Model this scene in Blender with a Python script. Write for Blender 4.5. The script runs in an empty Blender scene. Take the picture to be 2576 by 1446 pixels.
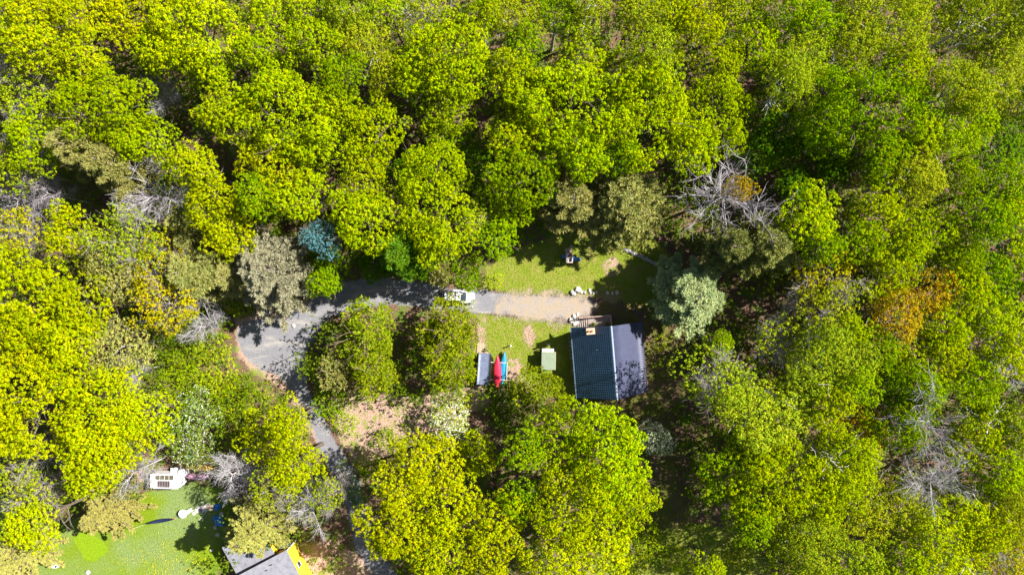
import bpy, math, random
import numpy as np
from mathutils import Vector

# ---------------------------------------------------------------- camera, sky, sun, exposure
CAM_Z = 98.0
GPX = 148.0 / 2576.0            # metres of ground per pixel of a 2576 px wide view
SC = bpy.context.scene
COL = SC.collection
cam_d = bpy.data.cameras.new("camera"); cam = bpy.data.objects.new("camera", cam_d); COL.objects.link(cam)
cam.location = (0, 0, CAM_Z); cam.rotation_euler = (0, 0, 0)
cam_d.sensor_width = 36; cam_d.lens = 18 / (74.0 / CAM_Z); cam_d.clip_start = 1; cam_d.clip_end = 3000
SC.camera = cam
SUN_EL, SUN_AZ = math.radians(44), math.atan2(0.36, 0.93)      # azimuth from +X, counter-clockwise
w = bpy.data.worlds.new("World"); SC.world = w; w.use_nodes = True
nt = w.node_tree; nt.nodes.clear()
sky = nt.nodes.new('ShaderNodeTexSky'); sky.sky_type = 'NISHITA'; sky.sun_disc = False
sky.sun_elevation = SUN_EL; sky.sun_rotation = math.pi / 2 - SUN_AZ
bg = nt.nodes.new('ShaderNodeBackground'); bg.inputs[1].default_value = 0.05
wo = nt.nodes.new('ShaderNodeOutputWorld')
nt.links.new(sky.outputs[0], bg.inputs[0]); nt.links.new(bg.outputs[0], wo.inputs[0])
sun_d = bpy.data.lights.new("sun", 'SUN'); sun_d.energy = 5.0; sun_d.angle = math.radians(0.53)
sun_d.color = (1.0, 0.95, 0.87)
sun = bpy.data.objects.new("sun", sun_d); COL.objects.link(sun)
sd = Vector((math.cos(SUN_EL) * math.cos(SUN_AZ), math.cos(SUN_EL) * math.sin(SUN_AZ), math.sin(SUN_EL)))
sun.rotation_euler = sd.to_track_quat('Z', 'Y').to_euler(); sun.location = sd * 150
SC.view_settings.view_transform = 'Standard'; SC.view_settings.look = 'None'
SC.view_settings.exposure = 1.3; SC.view_settings.gamma = 1.0; SC.view_settings.use_curve_mapping = False
cy = SC.cycles
cy.max_bounces = 6; cy.diffuse_bounces = 2; cy.glossy_bounces = 2; cy.transmission_bounces = 3; cy.transparent_max_bounces = 10

def W(X, Y, z=0.0):
    """ground-plan point of something seen at this place of the survey photo and standing z metres up"""
    k = GPX * (CAM_Z - z) / CAM_Z
    return np.array([(X - 1288) * k, -(Y - 723) * k, z])
def WS(X, Y, z=0.0): return W(X / 1.4907, Y / 1.4907, z)
PI = math.pi

# ---------------------------------------------------------------- mesh helpers
def mesh_arrays(name, V, F, tint=None, mat=None, smooth=False, mats=None):
    V = np.asarray(V, dtype=np.float32); F = np.asarray(F, dtype=np.int32)
    me = bpy.data.meshes.new(name)
    me.vertices.add(len(V)); me.vertices.foreach_set('co', V.ravel())
    k = F.shape[1]
    me.loops.add(F.size); me.loops.foreach_set('vertex_index', F.ravel())
    me.polygons.add(len(F)); me.polygons.foreach_set('loop_start', np.arange(0, F.size, k, dtype=np.int32))
    if smooth: me.polygons.foreach_set('use_smooth', np.ones(len(F), dtype=bool))
    if tint is not None:
        a = me.attributes.new('tint', 'FLOAT', 'POINT'); a.data.foreach_set('value', np.asarray(tint, dtype=np.float32))
    me.update(calc_edges=True)
    if mat: me.materials.append(mat)
    return me

def put(name, me, parent=None, loc=(0, 0, 0), rot=0.0, color=None):
    o = bpy.data.objects.new(name, me); COL.objects.link(o)
    o.location = [float(v) for v in loc]
    if rot: o.rotation_euler = (0, 0, rot)
    if parent is not None: o.parent = parent
    if color: o.color = (*color, 1)
    return o
def tag(o, label=None, cat=None, group=None, kind=None):
    if label: o['label'] = label
    if cat: o['category'] = cat
    if group: o['group'] = group
    if kind: o['kind'] = kind
    return o
def empty(name, loc, rot=0.0, label=None, cat=None, group=None):
    o = bpy.data.objects.new(name, None); COL.objects.link(o); o.empty_display_size = 0.3
    o.location = [float(v) for v in loc]; o.rotation_euler = (0, 0, rot)
    return tag(o, label, cat, group)

class MB:
    """collects shapes, then links them as ONE mesh object"""
    def __init__(s): s.v = []; s.f = []
    def add(s, vs, fs):
        n = len(s.v); s.v += [tuple(float(c) for c in p) for p in vs]; s.f += [tuple(n + i for i in f) for f in fs]; return s
    def box(s, c, size, rz=0.0, taper=1.0, bevel=0.0):
        cx, cy_, cz = c; a, b, h = (d / 2 for d in size); co, si = math.cos(rz), math.sin(rz)
        pts = []
        if bevel:
            q = [(a - bevel, b), (a, b - bevel), (a, -b + bevel), (a - bevel, -b), (-a + bevel, -b), (-a, -b + bevel), (-a, b - bevel), (-a + bevel, b)][::-1]
        else: q = [(-a, -b), (a, -b), (a, b), (-a, b)]
        n = len(q)
        for z, t in ((-h, 1.0), (h, taper)):
            for x, y in q:
                x, y = x * t, y * t
                pts.append((cx + x * co - y * si, cy_ + x * si + y * co, cz + z))
        return s.add(pts, [tuple(range(n))[::-1], tuple(range(n, 2 * n))] + [(i, (i + 1) % n, n + (i + 1) % n, n + i) for i in range(n)])
    def prism(s, poly, z0, z1):
        n = len(poly)
        ar = sum(poly[i][0] * poly[(i + 1) % n][1] - poly[(i + 1) % n][0] * poly[i][1] for i in range(n))
        if ar < 0: poly = poly[::-1]
        return s.add([(x, y, z0) for x, y in poly] + [(x, y, z1) for x, y in poly],
                     [tuple(range(n))[::-1], tuple(range(n, 2 * n))] + [(i, (i + 1) % n, n + (i + 1) % n, n + i) for i in range(n)])
    def bar(s, p, q, r, sides=6, r2=None):
        p, q = Vector(p), Vector(q); d = (q - p).normalized(); r2 = r if r2 is None else r2
        u = d.orthogonal().normalized(); v = d.cross(u)
        pts = []
        for c, rr in ((p, r), (q, r2)):
            for i in range(sides):
                a = 2 * PI * i / sides; pts.append(c + u * math.cos(a) * rr + v * math.sin(a) * rr)
        return s.add(pts, [tuple(range(sides))[::-1], tuple(range(sides, 2 * sides))] + [(i, (i + 1) % sides, sides + (i + 1) % sides, sides + i) for i in range(sides)])
    def cyl(s, c, r, h, n=20, r2=None):
        return s.bar(c, (c[0], c[1], c[2] + h), r, n, r2)
    def loft(s, rings, cap=True):
        n = len(rings[0]); pts = [p for r in rings for p in r]; fs = []
        for k in range(len(rings) - 1):
            for i in range(n):
                j = (i + 1) % n; fs.append((k * n + i, k * n + j, (k + 1) * n + j, (k + 1) * n + i))
        if cap: fs += [tuple(range(n))[::-1], tuple(range((len(rings) - 1) * n, len(rings) * n))]
        return s.add(pts, fs)
    def rock(s, c, r, seed=0, flat=0.7):
        rn = random.Random(seed); m, n = 6, 9; rings = []
        ph = [rn.uniform(0.75, 1.2) for _ in range(n)]; ex = rn.uniform(.7, 1.2)
        for k in range(m + 1):
            t = -0.45 * PI + 0.93 * PI * k / m; rr = math.cos(t) ** 0.7 * r; z = math.sin(t) * r * flat
            rings.append([(c[0] + rr * ph[i] * math.cos(2 * PI * i / n) * ex * rn.uniform(.93, 1.07), c[1] + rr * ph[i] * math.sin(2 * PI * i / n) * rn.uniform(.93, 1.07), c[2] + r * flat * .6 + z * rn.uniform(.9, 1.1)) for i in range(n)])
        return s.loft(rings)
    def build(s, name, mat, parent=None, smooth=False, loc=(0, 0, 0), rot=0.0):
        me = bpy.data.meshes.new(name); me.from_pydata(s.v, [], s.f); me.update()
        if smooth:
            me.polygons.foreach_set('use_smooth', np.ones(len(me.polygons), dtype=bool))
            me.set_sharp_from_angle(angle=math.radians(40))
        me.materials.append(mat)
        return put(name, me, parent, loc, rot)

class Frame:
    """local frame of a building: turns survey pixels (3840 px photo) into local metres"""
    def __init__(s, X, Y, z, rot): s.o = WS(X, Y, z); s.rot = rot
    def l(s, X, Y, z):
        p = WS(X, Y, z) - np.array([s.o[0], s.o[1], 0]); c, q = math.cos(-s.rot), math.sin(-s.rot)
        return (p[0] * c - p[1] * q, p[0] * q + p[1] * c, z)

# ---------------------------------------------------------------- materials
def new_mat(name):
    m = bpy.data.materials.new(name); m.use_nodes = True; t = m.node_tree; t.nodes.clear()
    return m, t, t.nodes.new, t.links.new
def ramp_node(t, stops, interp='LINEAR'):
    r = t.nodes.new('ShaderNodeValToRGB'); e = r.color_ramp.elements; r.color_ramp.interpolation = interp
    while len(e) < len(stops): e.new(0.5)
    for i, (p, c) in enumerate(stops): e[i].position = p; e[i].color = (*c, 1)
    return r
def noise(t, scale, detail=4, rough=0.6, coord=None, dist=0.0):
    n = t.nodes.new('ShaderNodeTexNoise'); n.inputs['Scale'].default_value = scale; n.inputs['Detail'].default_value = detail
    n.inputs['Roughness'].default_value = rough; n.inputs['Distortion'].default_value = dist
    if coord is not None: t.links.new(coord, n.inputs['Vector'])
    return n
def mixc(t, fac, a, b, mode='MIX'):
    m = t.nodes.new('ShaderNodeMix'); m.data_type = 'RGBA'; m.blend_type = mode
    for s, v in ((0, fac), (6, a), (7, b)):
        if hasattr(v, 'is_output'): t.links.new(v, m.inputs[s])
        elif s == 0: m.inputs[0].default_value = v
        else: m.inputs[s].default_value = (*v, 1)
    return m.outputs[2]
def math_n(t, op, a, b=0.0, c=None, clamp=False):
    m = t.nodes.new('ShaderNodeMath'); m.operation = op; m.use_clamp = clamp
    for i, v in enumerate((a, b, c)):
        if v is None: continue
        if hasattr(v, 'is_output'): t.links.new(v, m.inputs[i])
        else: m.inputs[i].default_value = v
    return m.outputs[0]

def paint(name, col, rough=0.5, metal=0.0, var=0.12, scale=3.0, spec=0.5, dirt=None, bump=0.0):
    m, t, N, L = new_mat(name)
    tc = N('ShaderNodeTexCoord'); n = noise(t, scale, 6, 0.65, tc.outputs['Object'])
    d = dirt or tuple(c * (1 - 2.2 * var) for c in col)
    r = ramp_node(t, [(0.3, d), (0.55, col), (0.8, tuple(min(1, c * (1 + var)) for c in col))]); L(n.outputs[0], r.inputs[0])
    b = N('ShaderNodeBsdfPrincipled'); L(r.outputs[0], b.inputs['Base Color'])
    b.inputs['Roughness'].default_value = rough; b.inputs['Metallic'].default_value = metal
    b.inputs['Specular IOR Level'].default_value = spec
    if bump:
        n2 = noise(t, scale * 6, 3, 0.6, tc.outputs['Object']); bp = N('ShaderNodeBump'); bp.inputs['Distance'].default_value = bump; L(n2.outputs[0], bp.inputs['Height']); L(bp.outputs[0], b.inputs['Normal'])
    o = N('ShaderNodeOutputMaterial'); L(b.outputs[0], o.inputs[0]); return m

def leaf_mat(name, trans=0.35, hue=0.035, gloss=0.25):
    m, t, N, L = new_mat(name)
    oi = N('ShaderNodeObjectInfo'); at = N('ShaderNodeAttribute'); at.attribute_name = 'tint'
    hs = N('ShaderNodeHueSaturation')
    h = math_n(t, 'MULTIPLY_ADD', at.outputs['Fac'], -2 * hue, 0.5 + hue); L(h, hs.inputs['Hue'])
    v = math_n(t, 'MULTIPLY_ADD', at.outputs['Fac'], 0.42, 0.80); L(v, hs.inputs['Value'])
    L(oi.outputs['Color'], hs.inputs['Color'])
    b = N('ShaderNodeBsdfPrincipled'); L(hs.outputs[0], b.inputs['Base Color']); b.inputs['Roughness'].default_value = 0.55
    b.inputs['Specular IOR Level'].default_value = gloss
    tr = N('ShaderNodeBsdfTranslucent')
    tc = mixc(t, 1.0, hs.outputs[0], (1.25, 1.1, 0.5), 'MULTIPLY'); L(tc, tr.inputs[0])
    mx = N('ShaderNodeMixShader'); mx.inputs[0].default_value = trans; L(b.outputs[0], mx.inputs[1]); L(tr.outputs[0], mx.inputs[2])
    o = N('ShaderNodeOutputMaterial'); L(mx.outputs[0], o.inputs[0]); return m

def ground_mat(name, kind, edge=False):
    m, t, N, L = new_mat(name)
    g = N('ShaderNodeNewGeometry'); P = g.outputs['Position']
    big = noise(t, 0.11, 3, 0.55, P).outputs[0]; mid = noise(t, 0.6, 5, 0.65, P).outputs[0]; fine = noise(t, 5.0, 4, 0.75, P).outputs[0]
    vf = noise(t, 14.0, 2, 0.8, P).outputs[0]
    def rp(src, *stops):
        r = ramp_node(t, list(stops)); L(src, r.inputs[0]); return r.outputs[0]
    rough = 0.9
    if kind == 'litter':      # dead leaves, bare soil, moss and small herbs
        a = rp(fine, (0.3, (.05, .028, .018)), (0.48, (.13, .075, .05)), (0.62, (.24, .15, .11)), (0.75, (.40, .27, .21)))
        g2 = rp(vf, (0.35, (.05, .09, .012)), (0.65, (.17, .23, .03)))
        col = mixc(t, rp(mid, (0.47, (0, 0, 0)), (0.6, (1, 1, 1))), a, g2)
    elif kind == 'lawn':
        a = rp(fine, (0.3, (.085, .13, .010)), (0.5, (.17, .225, .018)), (0.7, (.27, .30, .03)))
        b = rp(fine, (0.3, (.16, .16, .03)), (0.7, (.36, .31, .09)))
        col = mixc(t, rp(mid, (0.42, (0, 0, 0)), (0.68, (.85, .85, .85))), a, b)
        c = rp(vf, (0.3, (.22, .14, .09)), (0.7, (.42, .29, .20)))
        col = mixc(t, rp(big, (0.62, (0, 0, 0)), (0.7, (.7, .7, .7))), col, c)
    elif kind == 'lawn2':     # the neighbour's: greener, two tones
        a = rp(fine, (0.3, (.10, .17, .006)), (0.7, (.22, .30, .010)))
        b = rp(fine, (0.3, (.10, .17, .05)), (0.5, (.18, .25, .08)), (0.72, (.28, .30, .10)))
        col = mixc(t, rp(big, (0.40, (0, 0, 0)), (0.60, (1, 1, 1))), a, b)
        c = rp(vf, (0.3, (.3, .22, .12)), (0.7, (.5, .38, .25)))
        col = mixc(t, rp(mid, (0.66, (0, 0, 0)), (0.74, (.7, .7, .7))), col, c)
    elif kind == 'mown':
        col = rp(fine, (0.3, (.14, .24, .006)), (0.7, (.24, .36, .008)))
    elif kind == 'rough':  # grass and soil tones darkened to carry the trees' shade
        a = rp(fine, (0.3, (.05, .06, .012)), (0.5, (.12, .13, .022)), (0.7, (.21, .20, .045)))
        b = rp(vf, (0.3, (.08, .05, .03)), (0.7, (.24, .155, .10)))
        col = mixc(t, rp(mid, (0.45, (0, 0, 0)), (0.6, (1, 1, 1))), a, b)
    elif kind == 'gravel':
        a = rp(vf, (0.25, (.11, .11, .125)), (0.5, (.19, .19, .21)), (0.75, (.29, .28, .30)))
        b = rp(vf, (0.3, (.25, .235, .22)), (0.7, (.42, .39, .35)))
        mp = N('ShaderNodeMapping'); mp.inputs['Rotation'].default_value = (0, 0, 0.65); mp.inputs['Scale'].default_value = (0.18, 0.75, 1); L(P, mp.inputs[0])
        tr = noise(t, 1.0, 5, 0.7, mp.outputs[0]).outputs[0]
        col = mixc(t, rp(tr, (0.5, (0, 0, 0)), (0.66, (.85, .85, .85))), a, b)
    elif kind == 'dirt':
        a = rp(vf, (0.25, (.20, .165, .14)), (0.55, (.31, .265, .235)), (0.75, (.42, .37, .33)))
        b = rp(vf, (0.3, (.26, .20, .13)), (0.7, (.38, .31, .22)))
        col = mixc(t, rp(mid, (0.45, (0, 0, 0)), (0.62, (1, 1, 1))), a, b)
    elif kind == 'clearing':
        a = rp(fine, (0.28, (.17, .10, .075)), (0.45, (.36, .235, .175)), (0.62, (.50, .35, .28)), (0.75, (.64, .49, .42)))
        g2 = rp(vf, (0.35, (.11, .16, .02)), (0.65, (.27, .31, .04)))
        col = mixc(t, rp(mid, (0.5, (0, 0, 0)), (0.6, (.9, .9, .9))), a, g2)
    b = N('ShaderNodeBsdfPrincipled'); L(col, b.inputs['Base Color']); b.inputs['Roughness'].default_value = rough; b.inputs['Specular IOR Level'].default_value = 0.15
    bp = N('ShaderNodeBump'); bp.inputs['Distance'].default_value = 0.05 if kind in ('gravel', 'dirt') else 0.16; bp.inputs['Strength'].default_value = 0.8
    L(fine if kind != 'gravel' else vf, bp.inputs['Height']); L(bp.outputs[0], b.inputs['Normal'])
    o = N('ShaderNodeOutputMaterial')
    if edge:                  # ragged border where the ground cover thins out
        at = N('ShaderNodeAttribute'); at.attribute_name = 'tint'
        s = math_n(t, 'ADD', at.outputs['Fac'], math_n(t, 'MULTIPLY_ADD', math_n(t, 'ADD', mid, math_n(t, 'MULTIPLY', vf, 0.9)), 2.2, -2.05))
        al = math_n(t, 'GREATER_THAN', s, 0.0)
        tp = N('ShaderNodeBsdfTransparent'); mx = N('ShaderNodeMixShader'); L(al, mx.inputs[0]); L(tp.outputs[0], mx.inputs[1]); L(b.outputs[0], mx.inputs[2]); L(mx.outputs[0], o.inputs[0])
    else: L(b.outputs[0], o.inputs[0])
    return m

# ---------------------------------------------------------------- ground
def inside(P, poly):
    x, y = P[:, 0], P[:, 1]; r = np.zeros(len(P), bool); n = len(poly); j = n - 1
    for i in range(n):
        xi, yi = poly[i]; xj, yj = poly[j]
        c = ((yi > y) != (yj > y)) & (x < (xj - xi) * (y - yi) / (yj - yi + 1e-12) + xi); r ^= c; j = i
    return r
def sdist(P, poly):
    d = np.full(len(P), 1e9); n = len(poly)
    for i in range(n):
        a = np.array(poly[i]); b = np.array(poly[(i + 1) % n]); ab = b - a
        t = np.clip(((P - a) @ ab) / (ab @ ab + 1e-12), 0, 1); q = a + t[:, None] * ab
        d = np.minimum(d, np.hypot(*(P - q).T))
    return np.where(inside(P, poly), d, -d)
def poly_w(pts): return [tuple(W(x, y)[:2]) for x, y in pts]
def patch(name, pts, z, mat, label=None, feather=1.1, step=0.35):
    poly = poly_w(pts); a = np.array(poly); lo, hi = a.min(0) - 1.5, a.max(0) + 1.5
    nx, ny = int((hi[0] - lo[0]) / step) + 1, int((hi[1] - lo[1]) / step) + 1
    gx, gy = np.meshgrid(lo[0] + np.arange(nx) * step, lo[1] + np.arange(ny) * step); P = np.stack([gx.ravel(), gy.ravel()], 1)
    d = sdist(P, poly); i, j = np.meshgrid(np.arange(nx - 1), np.arange(ny - 1)); i, j = i.ravel(), j.ravel()
    F = np.stack([j * nx + i, j * nx + i + 1, (j + 1) * nx + i + 1, (j + 1) * nx + i], 1)
    F = F[d[F].max(1) > -feather * 0.8]; u, inv = np.unique(F, return_inverse=True)
    V = np.column_stack([P[u], np.full(len(u), z)])
    o = put(name, mesh_arrays(name, V, inv.reshape(F.shape), tint=np.clip(d[u] / feather, -1.5, 1.5), mat=mat))
    return tag(o, label, kind='structure')

GR = MB(); GR.v = [(-700, -700, 0), (700, -700, 0), (700, 700, 0), (-700, 700, 0)]; GR.f = [(0, 1, 2, 3)]
tag(GR.build('ground', ground_mat('forest_floor', 'litter')), 'brown leaf litter and moss floor under the forest', kind='structure')

DRIVE = [(598, 850), (600, 815), (640, 803), (700, 797), (760, 772), (800, 747), (860, 712), (920, 702), (1000, 703), (1080, 713), (1150, 730), (1215, 730), (1300, 741),
         (1400, 744), (1440, 750), (1438, 800), (1380, 803), (1300, 795), (1200, 786), (1100, 778), (1040, 768), (1000, 762), (930, 775), (865, 782), (825, 803), (795, 835), (772, 885), (764, 930),
         (778, 985), (805, 1035), (830, 1085), (868, 1150), (905, 1210), (925, 1290), (940, 1360), (1000, 1446), (940, 1446), (895, 1380), (878, 1300), (862, 1230), (825, 1165), (795, 1105), (783, 1050), (745, 990), (700, 945), (650, 925), (612, 893)]
LOT = [(1260, 745), (1320, 742), (1400, 740), (1460, 745), (1500, 760), (1478, 800), (1440, 813), (1385, 806), (1310, 798), (1240, 790)]
VERGE = [(590, 800), (650, 785), (720, 780), (800, 735), (850, 705), (800, 760), (740, 800), (640, 830), (620, 880), (660, 925), (720, 950), (790, 1060), (850, 1170), (880, 1250), (850, 1220), (800, 1130), (760, 1040), (700, 970), (640, 935), (600, 900)]
UPLAWN = [(1205, 725), (1215, 690), (1250, 650), (1300, 625), (1380, 600), (1450, 575), (1560, 565), (1650, 600), (1710, 680), (1700, 780), (1560, 760), (1490, 748), (1400, 744), (1300, 741)]
LOLAWN = [(1206, 787), (1300, 797), (1385, 808), (1440, 815), (1445, 1010), (1350, 1000), (1290, 940), (1240, 960), (1200, 960), (1196, 860)]
CLEAR = [(830, 1010), (900, 990), (1000, 1000), (1100, 985), (1200, 970), (1240, 1010), (1180, 1040), (1100, 1090), (1020, 1130), (950, 1150), (900, 1190), (860, 1120)]
EAST = [(1480, 760), (1620, 770), (1720, 800), (1730, 900), (1690, 1000), (1700, 1150), (1730, 1300), (1700, 1400), (1580, 1400), (1600, 1200), (1560, 1060), (1470, 1040), (1440, 1000), (1620, 990), (1610, 820)]
NLAWN = [(-80, 1500), (-80, 1220), (20, 1230), (60, 1330), (120, 1350), (150, 1320), (370, 1235), (470, 1215), (560, 1225), (585, 1270), (560, 1350), (545, 1500)]
MOWN = [(178, 1345), (225, 1338), (262, 1362), (272, 1385), (240, 1412), (212, 1405)]
SOUTHE = [(1500, 1400), (1620, 1345), (1760, 1310), (1900, 1350), (1960, 1500), (1450, 1500)]
HOUSEYARD = [(740, 1370), (850, 1360), (900, 1400), (990, 1430), (1000, 1500), (700, 1500)]
patch('forest_clearing', CLEAR, 0.004, ground_mat('clearing_litter', 'clearing', True), 'pinkish clearing of dry leaves below the cedars')
patch('forest_clearing', HOUSEYARD, 0.005, ground_mat('clearing_litter', 'clearing', True), 'leafy yard right of the yellow house')
patch('sandy_verge', VERGE, 0.008, ground_mat('verge_dirt', 'clearing', True), 'sandy leaf strewn verge along the gravel driveway')
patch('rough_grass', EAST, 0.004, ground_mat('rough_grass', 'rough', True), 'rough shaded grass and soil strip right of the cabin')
patch('rough_grass', SOUTHE, 0.007, ground_mat('slope_grass', 'lawn', True), 'leafy slope at the lower edge right of the big maples')
patch('lawn', UPLAWN, 0.012, ground_mat('lawn_grass', 'lawn', True), 'sunny upper lawn above the driveway')
patch('lawn', LOLAWN, 0.012, ground_mat('lawn_grass', 'lawn', True), 'lawn between canoe rack and cabin')
patch('lawn', NLAWN, 0.012, ground_mat('neighbour_lawn', 'lawn2', True), 'green neighbouring lawn in the lower left')
patch('mown_lawn', MOWN, 0.016, ground_mat('mown_grass', 'mown', True), 'bright freshly mown lawn patch in the lower left', feather=.5)
patch('driveway', DRIVE, 0.020, ground_mat('gravel', 'gravel', True), 'curving grey gravel driveway', feather=.8)
patch('driveway', LOT, 0.024, ground_mat('dirt', 'dirt', True), 'tan dirt end of the driveway', feather=2.6)
DIRTS = [([(1515, 670), (1528, 650), (1550, 648), (1560, 665), (1552, 690), (1530, 695)], 'round bare dirt patch at the right of the upper lawn'),
         ([(1315, 825), (1335, 815), (1350, 850), (1335, 875), (1318, 855)], 'thin bare patch in the middle of the lower lawn'),
         ([(1275, 905), (1300, 900), (1325, 925), (1315, 960), (1272, 955)], 'bare patch right of the canoe rack'),
         ([(1200, 790), (1225, 795), (1220, 860), (1235, 900), (1205, 895)], 'worn pink earth strip above the lean to'),
         ([(325, 1185), (360, 1180), (372, 1205), (350, 1218)], 'pale bare patch beside the camper')]
for pts, lb in DIRTS: patch('bare_earth', pts, 0.028, ground_mat('bare_earth', 'clearing', True), lb, feather=.7)

# ---------------------------------------------------------------- foliage
def unit(v): return v / (np.linalg.norm(v, axis=-1, keepdims=True) + 1e-9)
def blades(rs, C, D, L, Wd, tint):
    """one quad per row: centre C, long axis D (unit), length, width"""
    n = len(C); q = unit(np.cross(D, rs.normal(size=(n, 3)))); L = np.broadcast_to(L, n)[:, None]; Wd = np.broadcast_to(Wd, n)[:, None]
    V = np.stack([C - D * L / 2, C + q * Wd / 2 + D * L * .05, C + D * L / 2, C - q * Wd / 2 + D * L * .05], 1).reshape(-1, 3)
    return V, np.arange(4 * n).reshape(n, 4), np.repeat(tint, 4)
def leaves_on(rs, C, Nrm, k, leaf, spread, asp=0.8, dome=0.28):
    """k leaves in a little dome round each point of C with outward normals Nrm"""
    n = len(C); ct = rs.uniform(0, 1, n); d = unit(rs.normal(size=(n, k, 3)) + Nrm[:, None] * 1.1)
    p = C[:, None] + d * (spread * rs.uniform(.45, 1, (n, k, 1)))
    nn = unit(d + rs.normal(size=(n, k, 3)) * dome).reshape(-1, 3); p = p.reshape(-1, 3)
    D = unit(np.cross(nn, rs.normal(size=nn.shape))); q = np.cross(nn, D)
    L = leaf * rs.uniform(.7, 1.25, (len(p), 1)); V = np.stack([p - D * L / 2, p + q * L * asp / 2, p + D * L / 2, p - q * L * asp / 2], 1).reshape(-1, 3)
    t = np.clip(.78 * ct[:, None] + .22 * rs.uniform(0, 1, (n, k)), 0, 1).ravel()
    return V, np.arange(4 * len(p)).reshape(-1, 4), np.repeat(t, 4)
def fib(n, zmin=-0.35, jit=0.25, rs=None):
    i = np.arange(n) + .5; z = 1 - (1 - zmin) * i / n; a = i * 2.39996; r = np.sqrt(np.clip(1 - z * z, 0, 1))
    v = np.stack([r * np.cos(a), r * np.sin(a), z], 1)
    return unit(v + rs.normal(size=v.shape) * jit)
def join(parts):
    V, F, T, o = [], [], [], 0
    for v, f, t in parts: V.append(v); F.append(f + o); T.append(t); o += len(v)
    return np.concatenate(V), np.concatenate(F), np.concatenate(T)
def lobes(rs, R, rz, zc, rl0=1.25, over=1.0, zmin=-.3):
    n = max(7, int(over * 2.6 * (R / rl0) ** 2)); d = fib(n, zmin, .22, rs)
    env = 1 + .16 * np.sin(2 * np.arctan2(d[:, 1], d[:, 0]) + rs.uniform(0, 6)) + .1 * np.sin(5 * np.arctan2(d[:, 1], d[:, 0]) + rs.uniform(0, 6))
    k = rs.uniform(.60, 1.02, n) ** .8 * env; rl = rl0 * rs.uniform(.65, 1.25, n)
    m = np.maximum(k * 1.0 - rl / R * .75, .1); C = d * np.stack([m * R, m * R, m * rz], 1) + [0, 0, zc]
    return C, rl, d
def lobed_crown(seed, R, H, kind):
    rs = np.random.RandomState(seed); rz = min(.72 * R + 1.2, H * .42); zc = H - rz
    P = dict(maple=(.98, 7.6, 12, .165, .23), birch=(1.3, 9.5, 10, .16, .30), cedar=(.9, 8, 9, .18, .26), sparse=(1.2, 4.2, 9, .19, .25), shrub=(.8, 6, 8, .15, .22), soft=(1.1, 6.5, 8, .17, .28))[kind]
    C, rl, d = lobes(rs, R, rz, zc, P[0] * (1 if R > 2.6 else .6), 1.0)
    pts, nr = [], []
    for c, r, dd in zip(C, rl, d):
        n = int(P[1] * r * r * 4.2); v = fib(n, -.35, .3, rs)
        # tilt the lobe's pole outwards
        up = unit(dd * 1.0 + np.array([0, 0, .7])); a = unit(np.cross(up, [0.3, .2, .9])); b = np.cross(up, a)
        v = v[:, :1] * a + v[:, 1:2] * b + v[:, 2:] * up
        keep = rs.uniform(0, 1, n) < (.93 if kind != 'sparse' else .8)
        sh = np.array([1, 1, .8]); v = v[keep]
        pts.append(c + v * sh * r * rs.uniform(.72, 1.12, (len(v), 1))); nr.append(unit(v + [0, 0, .35]))
    pts, nr = np.concatenate(pts), np.concatenate(nr)
    if kind == 'cedar':
        V, F, T = leaves_on(rs, pts, nr, P[2], P[3], P[4], .6, .8)
        D = unit(nr + rs.normal(size=nr.shape) * .45 + [0, 0, .3]); t = rs.uniform(0, 1, len(pts))
        V2, F2, T2 = blades(rs, np.repeat(pts + D * .15, 2, 0) + rs.normal(size=(2 * len(pts), 3)) * .08, np.repeat(D, 2, 0), .55, .15, np.repeat(t, 2))
        return join([(V, F, T), (V2, F2, T2)])
    V, F, T = leaves_on(rs, pts, nr, P[2], P[3], P[4])
    return V, F, T
def pine_crown(seed, R, H, limbs):
    rs = np.random.RandomState(seed); pc, pn = [], []
    for P, r in limbs:
        n = len(P); L = np.linalg.norm(P[-1] - P[0]); k = int(6 + L * 5.5)
        t = rs.uniform(.2, 1.03, k) ** .75; i = np.clip(t * (n - 1), 0, n - 1.001); a = i.astype(int); f = (i - a)[:, None]
        q = P[a] * (1 - f) + P[np.minimum(a + 1, n - 1)] * f; w = .07 + .09 * L * (1.1 - t)
        s = rs.normal(size=(k, 3)) * np.array([1, 1, .35]) * w[:, None]; pc.append(q + s)
        pn.append(unit(unit(P[-1] - P[0]) * .6 + s * .8 + [0, 0, .6]))
    C, D = np.concatenate(pc), np.concatenate(pn); k = 16; n = len(C)
    d = unit(D[:, None] * .9 + rs.normal(size=(n, k, 3)) * .75).reshape(-1, 3); ct = np.repeat(rs.uniform(0, 1, n), k)
    return blades(rs, np.repeat(C, k, 0) + d * .19, d, .48 * rs.uniform(.8, 1.2, n * k), .085, np.clip(.6 * ct + .4 * rs.uniform(0, 1, n * k), 0, 1))
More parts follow.
